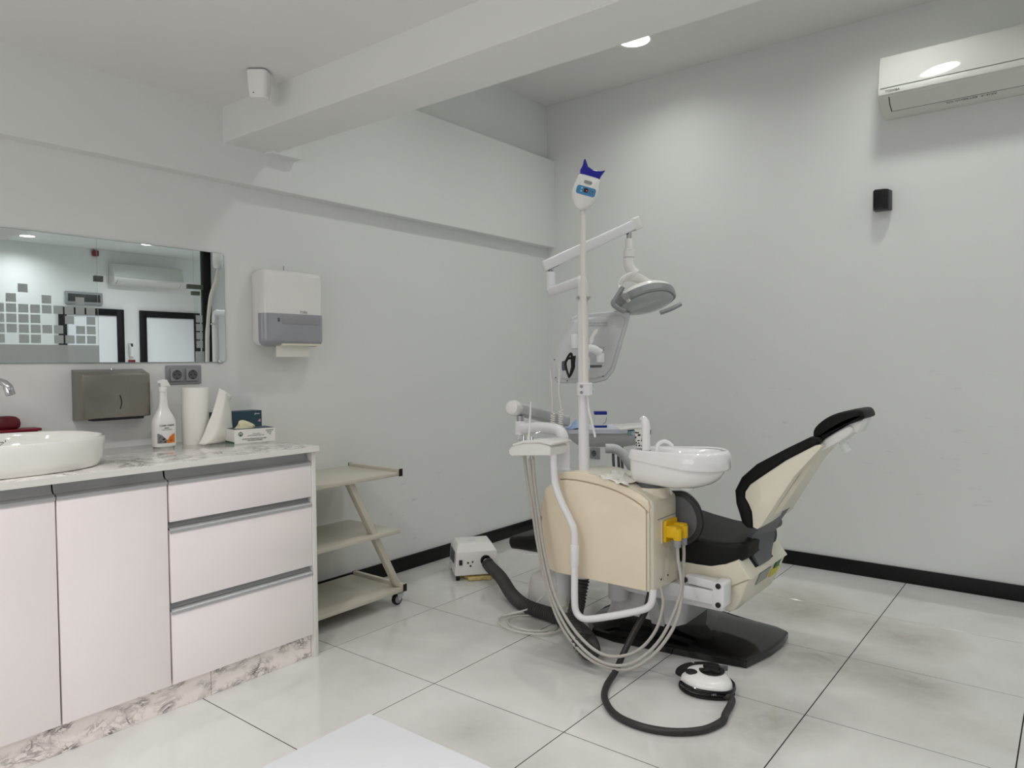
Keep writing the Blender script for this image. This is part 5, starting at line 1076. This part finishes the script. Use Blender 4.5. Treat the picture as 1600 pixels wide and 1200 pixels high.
head = smooth2([(-0.052, 0.030), (-0.056, -0.005), (-0.050, -0.040), (-0.030, -0.070), (-0.008, -0.082), (0.010, -0.081), (0.030, -0.066), (0.048, -0.035), (0.053, 0.0), (0.048, 0.035), (0.044, 0.060), (0.0, 0.064), (-0.044, 0.060)], 4)
bm = B(); loft(bm, [[wq(a, z, d) for a, z in inset2(head, i_)] for d, i_ in ((-0.030, 0.016), (-0.026, 0.009), (-0.014, 0.003), (0.0, 0.0), (0.014, 0.002), (0.022, 0.006), (0.026, 0.012))]); hd = obj('lamp_head', bm, 'white_plastic', wl, 50)
bm = B(); loft(bm, [[wq(a, z, d) for a, z in inset2(rrect(-0.041, 0.041, -0.024, 0.012, 0.010, 5), i_)] for d, i_ in ((0.018, 0.0), (0.0265, 0.0), (0.0275, 0.001))]); kp = obj('keypad', bm, 'panel_blue', hd)
bm = B(); loft(bm, [[wq(a, z, d) for a, z in rrect(-0.010, 0.008, -0.013, 0.005, 0.003, 4)] for d in (0.027, 0.0285)]); obj('display', bm, 'outlet_dark', kp)
bm = B(); loft(bm, [[wq(a, z, d) for a, z in rrect(0.0015, 0.0035, -0.0065, -0.003, 0.0008, 3)] for d in (0.028, 0.029)]); obj('digit', bm, 'led_red', kp)
for a, z in ((-0.020, 0.002), (-0.020, -0.011), (0.017, 0.0), (0.017, -0.012), (0.028, -0.003), (0.028, -0.013)):
    bm = B(); loft(bm, [[wq(a+x, z+y, d) for x, y in rrect(-0.0028, 0.0028, -0.0028, 0.0028, 0.001, 3)] for d in (0.027, 0.0283)]); obj('key', bm, 'grey_white' if a < 0 else 'dark_grey_plastic', kp)
bm = B(); loft(bm, [[wq(a, z, d) for a, z in rrect(-0.018, 0.016, 0.024, 0.037, 0.005, 4)] for d in (0.016, 0.0265, 0.0278)]); obj('vent', bm, 'grey_plastic', hd)
bm = B(); mp = [(-0.042, 0.058), (0.042, 0.058), (0.046, 0.075), (0.056, 0.100), (0.036, 0.092), (0.008, 0.088), (-0.018, 0.096), (-0.038, 0.122), (-0.043, 0.118), (-0.042, 0.095), (-0.047, 0.075)]
loft(bm, [[wq(a, z, d+0.25*(z-0.058)) for a, z in inset2(mp, i_)] for d, i_ in ((-0.020, 0.003), (-0.012, 0.0), (0.010, 0.0), (0.016, 0.003))]); obj('mouthpiece', bm, 'blue_plastic', wl, 30)
bm = B(); tube(bm, spline([(1.4856, -1.8186, 1.0927), (1.4909, -1.8175, 1.0178), (1.5021, -1.8108, 0.9641), (1.5135, -1.8043, 0.9025)], 8), 0.0048, 10); obj('lead', bm, 'white_plastic', wl)

# ------------------------------------------------------------------ monitor seen from behind
mo = thing('monitor', 'white film viewer monitor seen from behind the pole', 'monitor', (1.33, -1.52, 1.28))
MD = 3.38
m_out = [(1.2292, -1.5486, 1.4253), (1.2573, -1.5259, 1.4400), (1.4219, -1.3956, 1.4593), (1.4457, -1.3776, 1.4441), (1.4437, -1.3802, 1.4172), (1.3904, -1.4320, 1.1721), (1.3627, -1.4554, 1.1305), (1.3205, -1.4892, 1.1159), (1.1839, -1.5967, 1.1172), (1.1600, -1.6144, 1.1444), (1.1571, -1.6150, 1.1864), (1.1682, -1.6043, 1.2342)]
mv = Vector(CV)
def slab(name, P, d0, d1, ins, m, parent, smooth=35):
    c = sum((Vector(p) for p in P), Vector())/len(P)
    rings = []
    for d, s in ((d0, 1-ins), (d0+(d1-d0)*0.25, 1.0), (d1-(d1-d0)*0.25, 1.0), (d1, 1-ins)):
        rings.append([c+(Vector(p)-c)*s+mv*d for p in P])
    bm = B(); loft(bm, rings); return obj(name, bm, m, parent, smooth)
mb = slab('monitor_case', m_out, 0.0, 0.035, 0.03, 'grey_white', mo)
c_ = sum((Vector(p) for p in m_out), Vector())/len(m_out)
bm = B(); loft(bm, [[c_+(Vector(p)-c_)*s-mv*d for p in m_out] for s, d in ((0.90, -0.003), (0.84, 0.012), (0.80, 0.014))]); obj('rear_bulge', bm, 'grey_white', mb)
# arm, pivots and lead behind the monitor
q = [(1.3026, -1.6342, 1.3432), (1.3035, -1.6362, 1.2766)]
bm = B(); cyl(bm, q[0], q[1], 0.019, 20, 0.005); cyl(bm, Vector(q[1])+Vector((0, 0, 0.014)), Vector(q[1])+Vector((0, 0, 0.0155)), 0.0195, 20); obj('pivot_sleeve', bm, 'white_paint_metal', mo)
q = [(1.3949, -1.5651, 1.2554), (1.3955, -1.5664, 1.2119), (1.3559, -1.5950, 1.2761), (1.3219, -1.6221, 1.2677), (1.3363, -1.6131, 1.2096)]
bm = B(); cyl(bm, q[0], q[1], 0.018, 20, 0.004); tube(bm, spline([q[0], Vector(q[2])+Vector((0.01, 0, 0)), q[3]], 5), 0.020, 16); obox(bm, q[4], CU, CV, CZ, 0.028, 0.016, 0.030, 0.008, 3); obj('support_arm', bm, 'white_paint_metal', mo)
q = [(1.3203, -1.5881, 1.1949), (1.3801, -1.5410, 1.1972)]
bm = B(); obox(bm, (Vector(q[0])+Vector(q[1]))/2, CU, CV, CZ, 0.045, 0.015, 0.006, 0.004, 2); obj('clamp_bar', bm, 'dark_grey_plastic', mo)
bm = B(); q = [(1.2870, -1.6900, 1.2104), (1.2980, -1.6804, 1.2332), (1.3162, -1.6665, 1.2244), (1.3100, -1.6731, 1.1814), (1.3036, -1.6793, 1.1528), (1.2943, -1.6857, 1.1759), (1.2892, -1.6880, 1.2161), (1.3067, -1.6727, 1.2561), (1.3117, -1.6701, 1.2216), (1.3188, -1.6655, 1.1986), (1.3080, -1.6755, 1.1614), (1.2992, -1.6830, 1.1471)]
tube(bm, spline(q, 6), 0.0055, 8); q2 = [(1.3069, -1.6730, 1.2446), (1.3250, -1.6588, 1.2445), (1.3211, -1.6639, 1.1928), (1.3103, -1.6738, 1.1585)]; loft(bm, [[Vector(p)+mv*d for p in q2] for d in (0.0, 0.015)]); obj('power_lead', bm, 'rubber_black', mo)
q = [(1.2587, -1.6737, 1.2191), (1.2768, -1.6591, 1.2276), (1.2752, -1.6623, 1.1812), (1.2593, -1.6750, 1.1756)]
bm = B(); loft(bm, [[Vector(p)+mv*d for p in q] for d in (0.0, 0.02)]); obj('plug', bm, 'dark_grey_plastic', mo)
bm = B(); tube(bm, spline([(1.2761, -1.6997, 1.1818), (1.2700, -1.7065, 1.1330), (1.2662, -1.7115, 1.0843)], 5), 0.0032, 8); obj('lead', bm, 'grey_white', mo)
q = [(1.3805, -1.5848, 1.3624), (1.3918, -1.5757, 1.3680), (1.3876, -1.5799, 1.3479), (1.3764, -1.5894, 1.3306), (1.3745, -1.5918, 1.3076), (1.3633, -1.6013, 1.2903), (1.3607, -1.6022, 1.3192), (1.3695, -1.5944, 1.3423)]
bm = B(); loft(bm, [[Vector(p)+mv*d for p in q] for d in (0.0, 0.008)]); obj('hook', bm, 'white_plastic', mo)
mtx = [(1.3393, -1.4950, 1.3961), (1.3395, -1.4953, 1.3842), (1.3525, -1.4892, 1.2830), (1.3527, -1.4895, 1.2711)]
for (lc_, s_t, sz) in ((mtx[0], 'MEDICAL FILM VIEWER', 0.0085), (mtx[1], 'OBSERVATION DEVICE', 0.0085), (mtx[2], 'INPUT 24V', 0.008), (mtx[3], 'AC 50Hz', 0.008)):
    text('case_lettering', s_t, Vector(lc_)-mv*0.006, sz, CU, CZ, 'print_grey', mb)
for p in [(1.1827, -1.6156, 1.1446), (1.1769, -1.6168, 1.2282), (1.2251, -1.5829, 1.1293), (1.3562, -1.4790, 1.1489)]: screw(mb, Vector(p)-mv*0.006, -mv, 0.0035, 'case_screw', 'dark_grey_plastic')

# small things on the instrument tray
bx0 = Vector(tp3(-0.030, -0.03, 0.016)); bc = thing('small_carton', 'small blue and white carton standing on the instrument tray', 'carton', tuple(bx0))
bm = B(); obox(bm, bx0+Vector((0, 0, 0.042)), CU, CV, CZ, 0.032, 0.025, 0.042, 0.001, 1); obj('carton_body', bm, 'card_white', bc)
bm = B(); obox(bm, bx0+Vector((0, 0, 0.077)), CU, CV, CZ, 0.0325, 0.0255, 0.0085, 0.001, 1); obj('blue_band', bm, 'carton_blue', bc)
bm = B(); obox(bm, bx0+Vector((0, 0, 0.0065)), CU, CV, CZ, 0.0325, 0.0255, 0.006, 0.001, 1); obj('blue_band', bm, 'carton_blue', bc)
bm = B(); tube(bm, spline([bx0+CU*0.01-CV*0.026+CZ*0.02, bx0+CU*0.025-CV*0.026+CZ*0.03, bx0+CU*0.03-CV*0.026+CZ*0.055], 4), 0.0012, 6); obj('printed_line', bm, 'print_grey', bc)
bm = B(); G = []
for i in range(9):
    row = []
    for j in range(7):
        a = -0.215+0.10*i/8; b_ = -0.15+0.12*j/6; z = 0.0175+0.048*math.exp(-((a+0.165)/0.022)**2-((b_+0.08)/0.05)**2)+0.002*math.sin(i*2+j)
        row.append(bm.verts.new(tp3(a, b_, max(z, 0.0170))))
    G.append(row)
for a, b_ in zip(G, G[1:]):
    for j in range(6): bm.faces.new((a[j], a[j+1], b_[j+1], b_[j]))
o = obj('paper_bib', bm, 'bib_blue', label='light blue paper bib folded up on the instrument tray', cat='bib', loc=tuple(tp3(-0.165, -0.09, 0.017))); md = o.modifiers.new('thickness', 'SOLIDIFY'); md.thickness = 0.0012

# ------------------------------------------------------------------ foot control with its cord
fcx, fcy = 2.028, -1.868
FS = 0.86
fo = thing('foot_control', 'black and white foot control pedal on the floor in front of the chair', 'foot pedal', (fcx, fcy, 0))
def fq(a, b_, z): return Vector((fcx, fcy, z*1.05))+CU*(a*FS)+CV*(b_*FS)
fo_out = smooth2([(-0.112, 0.03), (-0.108, -0.03), (-0.075, -0.078), (-0.02, -0.105), (0.05, -0.112), (0.10, -0.075), (0.116, -0.01), (0.10, 0.06), (0.05, 0.105), (-0.02, 0.112), (-0.08, 0.085)], 4)
bm = B(); loft(bm, [[fq(a, b_, z) for a, b_ in inset2(fo_out, i_)] for z, i_ in ((0.0, 0.006), (0.004, 0.0), (0.010, 0.001), (0.013, 0.006))]); obj('base_ring', bm, 'rubber_black', fo)
bm = B(); loft(bm, [[fq(a, b_, z+0.006*(b_/0.1)) for a, b_ in inset2(fo_out, i_)] for z, i_ in ((0.010, 0.010), (0.024, 0.009), (0.038, 0.012), (0.048, 0.020), (0.056, 0.034), (0.060, 0.052))]); fb = obj('pedal_body', bm, 'white_plastic', fo, 45)
# wrap-around black bumper at the front
P = [p for p in fo_out]
def arc_pts(i0, i1, z, ins=0.002):
    q = inset2(fo_out, ins); n = len(q); out = []; k = i0
    while k != i1: out.append(fq(q[k % n][0], q[k % n][1], z)); k += 1
    return out
bm = B(); tube(bm, [p+Vector((0, 0, 0.010*(1-t_/27))) for t_, p in enumerate(arc_pts(3, 27, 0.019))], 0.010, 10, flat=(1.0, 0.6)); bu = obj('bumper', bm, 'black_gloss', fo)
text('bumper_lettering', '1.0 LT', fq(0.005, -0.1165, 0.024), 0.009, CU, CZ, 'grey_white', bu)
for i0, i1 in ((30, 37), (37, 45)):
    bm = B(); tube(bm, arc_pts(i0, i1, 0.048, 0.016), 0.021, 10, flat=(0.7, 1.25)); obj('rear_pad', bm, 'rubber_black', fo)
bm = B(); lathe(bm, [(0.021, 0), (0.022, 0.004), (0.018, 0.007), (0.0, 0.008)], fq(-0.060, 0.010, 0.0565), 24); obj('round_button', bm, 'rubber_black', fo)
bm = B(); lathe(bm, [(0.047, 0), (0.046, 0.002), (0.0, 0.002)], fq(0.030, 0.018, 0.0605), 32); pad_ = obj('pad_recess', bm, 'black_plastic', fo)
cr = []
for k in range(48):
    t = 2*math.pi*k/48; r = 0.036+0.013*math.cos(4*t); cr.append((0.030+r*math.cos(t+0.5), 0.020+r*math.sin(t+0.5)*0.95))
bm = B(); loft(bm, [[fq(a, b_, z) for a, b_ in inset2(cr, i_)] for z, i_ in ((0.061, 0.0), (0.067, 0.0), (0.070, 0.003))]); obj('joystick_pad', bm, 'rubber_black', fo)
bm = B(); loft(bm, [[fq(a, b_, z) for a, b_ in sup(0.085, 0.055, 0.026, 0.012, 2.2, 24)] for z in (0.048, 0.060, 0.062)]); obj('side_button', bm, 'dark_grey_plastic', fo)
bm = B(); cp = spline([fq(0.050, -0.100, 0.016), fq(0.072, -0.135, 0.013), (2.168, -2.03, 0.013), (2.178, -2.09, 0.013), (2.150, -2.18, 0.013), (2.075, -2.252, 0.013), (1.975, -2.282, 0.013), (1.870, -2.262, 0.013), (1.783, -2.184, 0.013), (1.735, -2.09, 0.013), (1.718, -1.995, 0.03), (1.715, -1.93, 0.075), (1.735, -1.88, 0.15), (1.768, -1.845, 0.235), (1.782, -1.82, 0.335)], 14)
cp = resample(cp, 0.004); tube(bm, cp, [0.0125 if k % 2 else 0.0117 for k in range(len(cp))], 12); obj('control_cord', bm, 'cord_black', fo, 60)
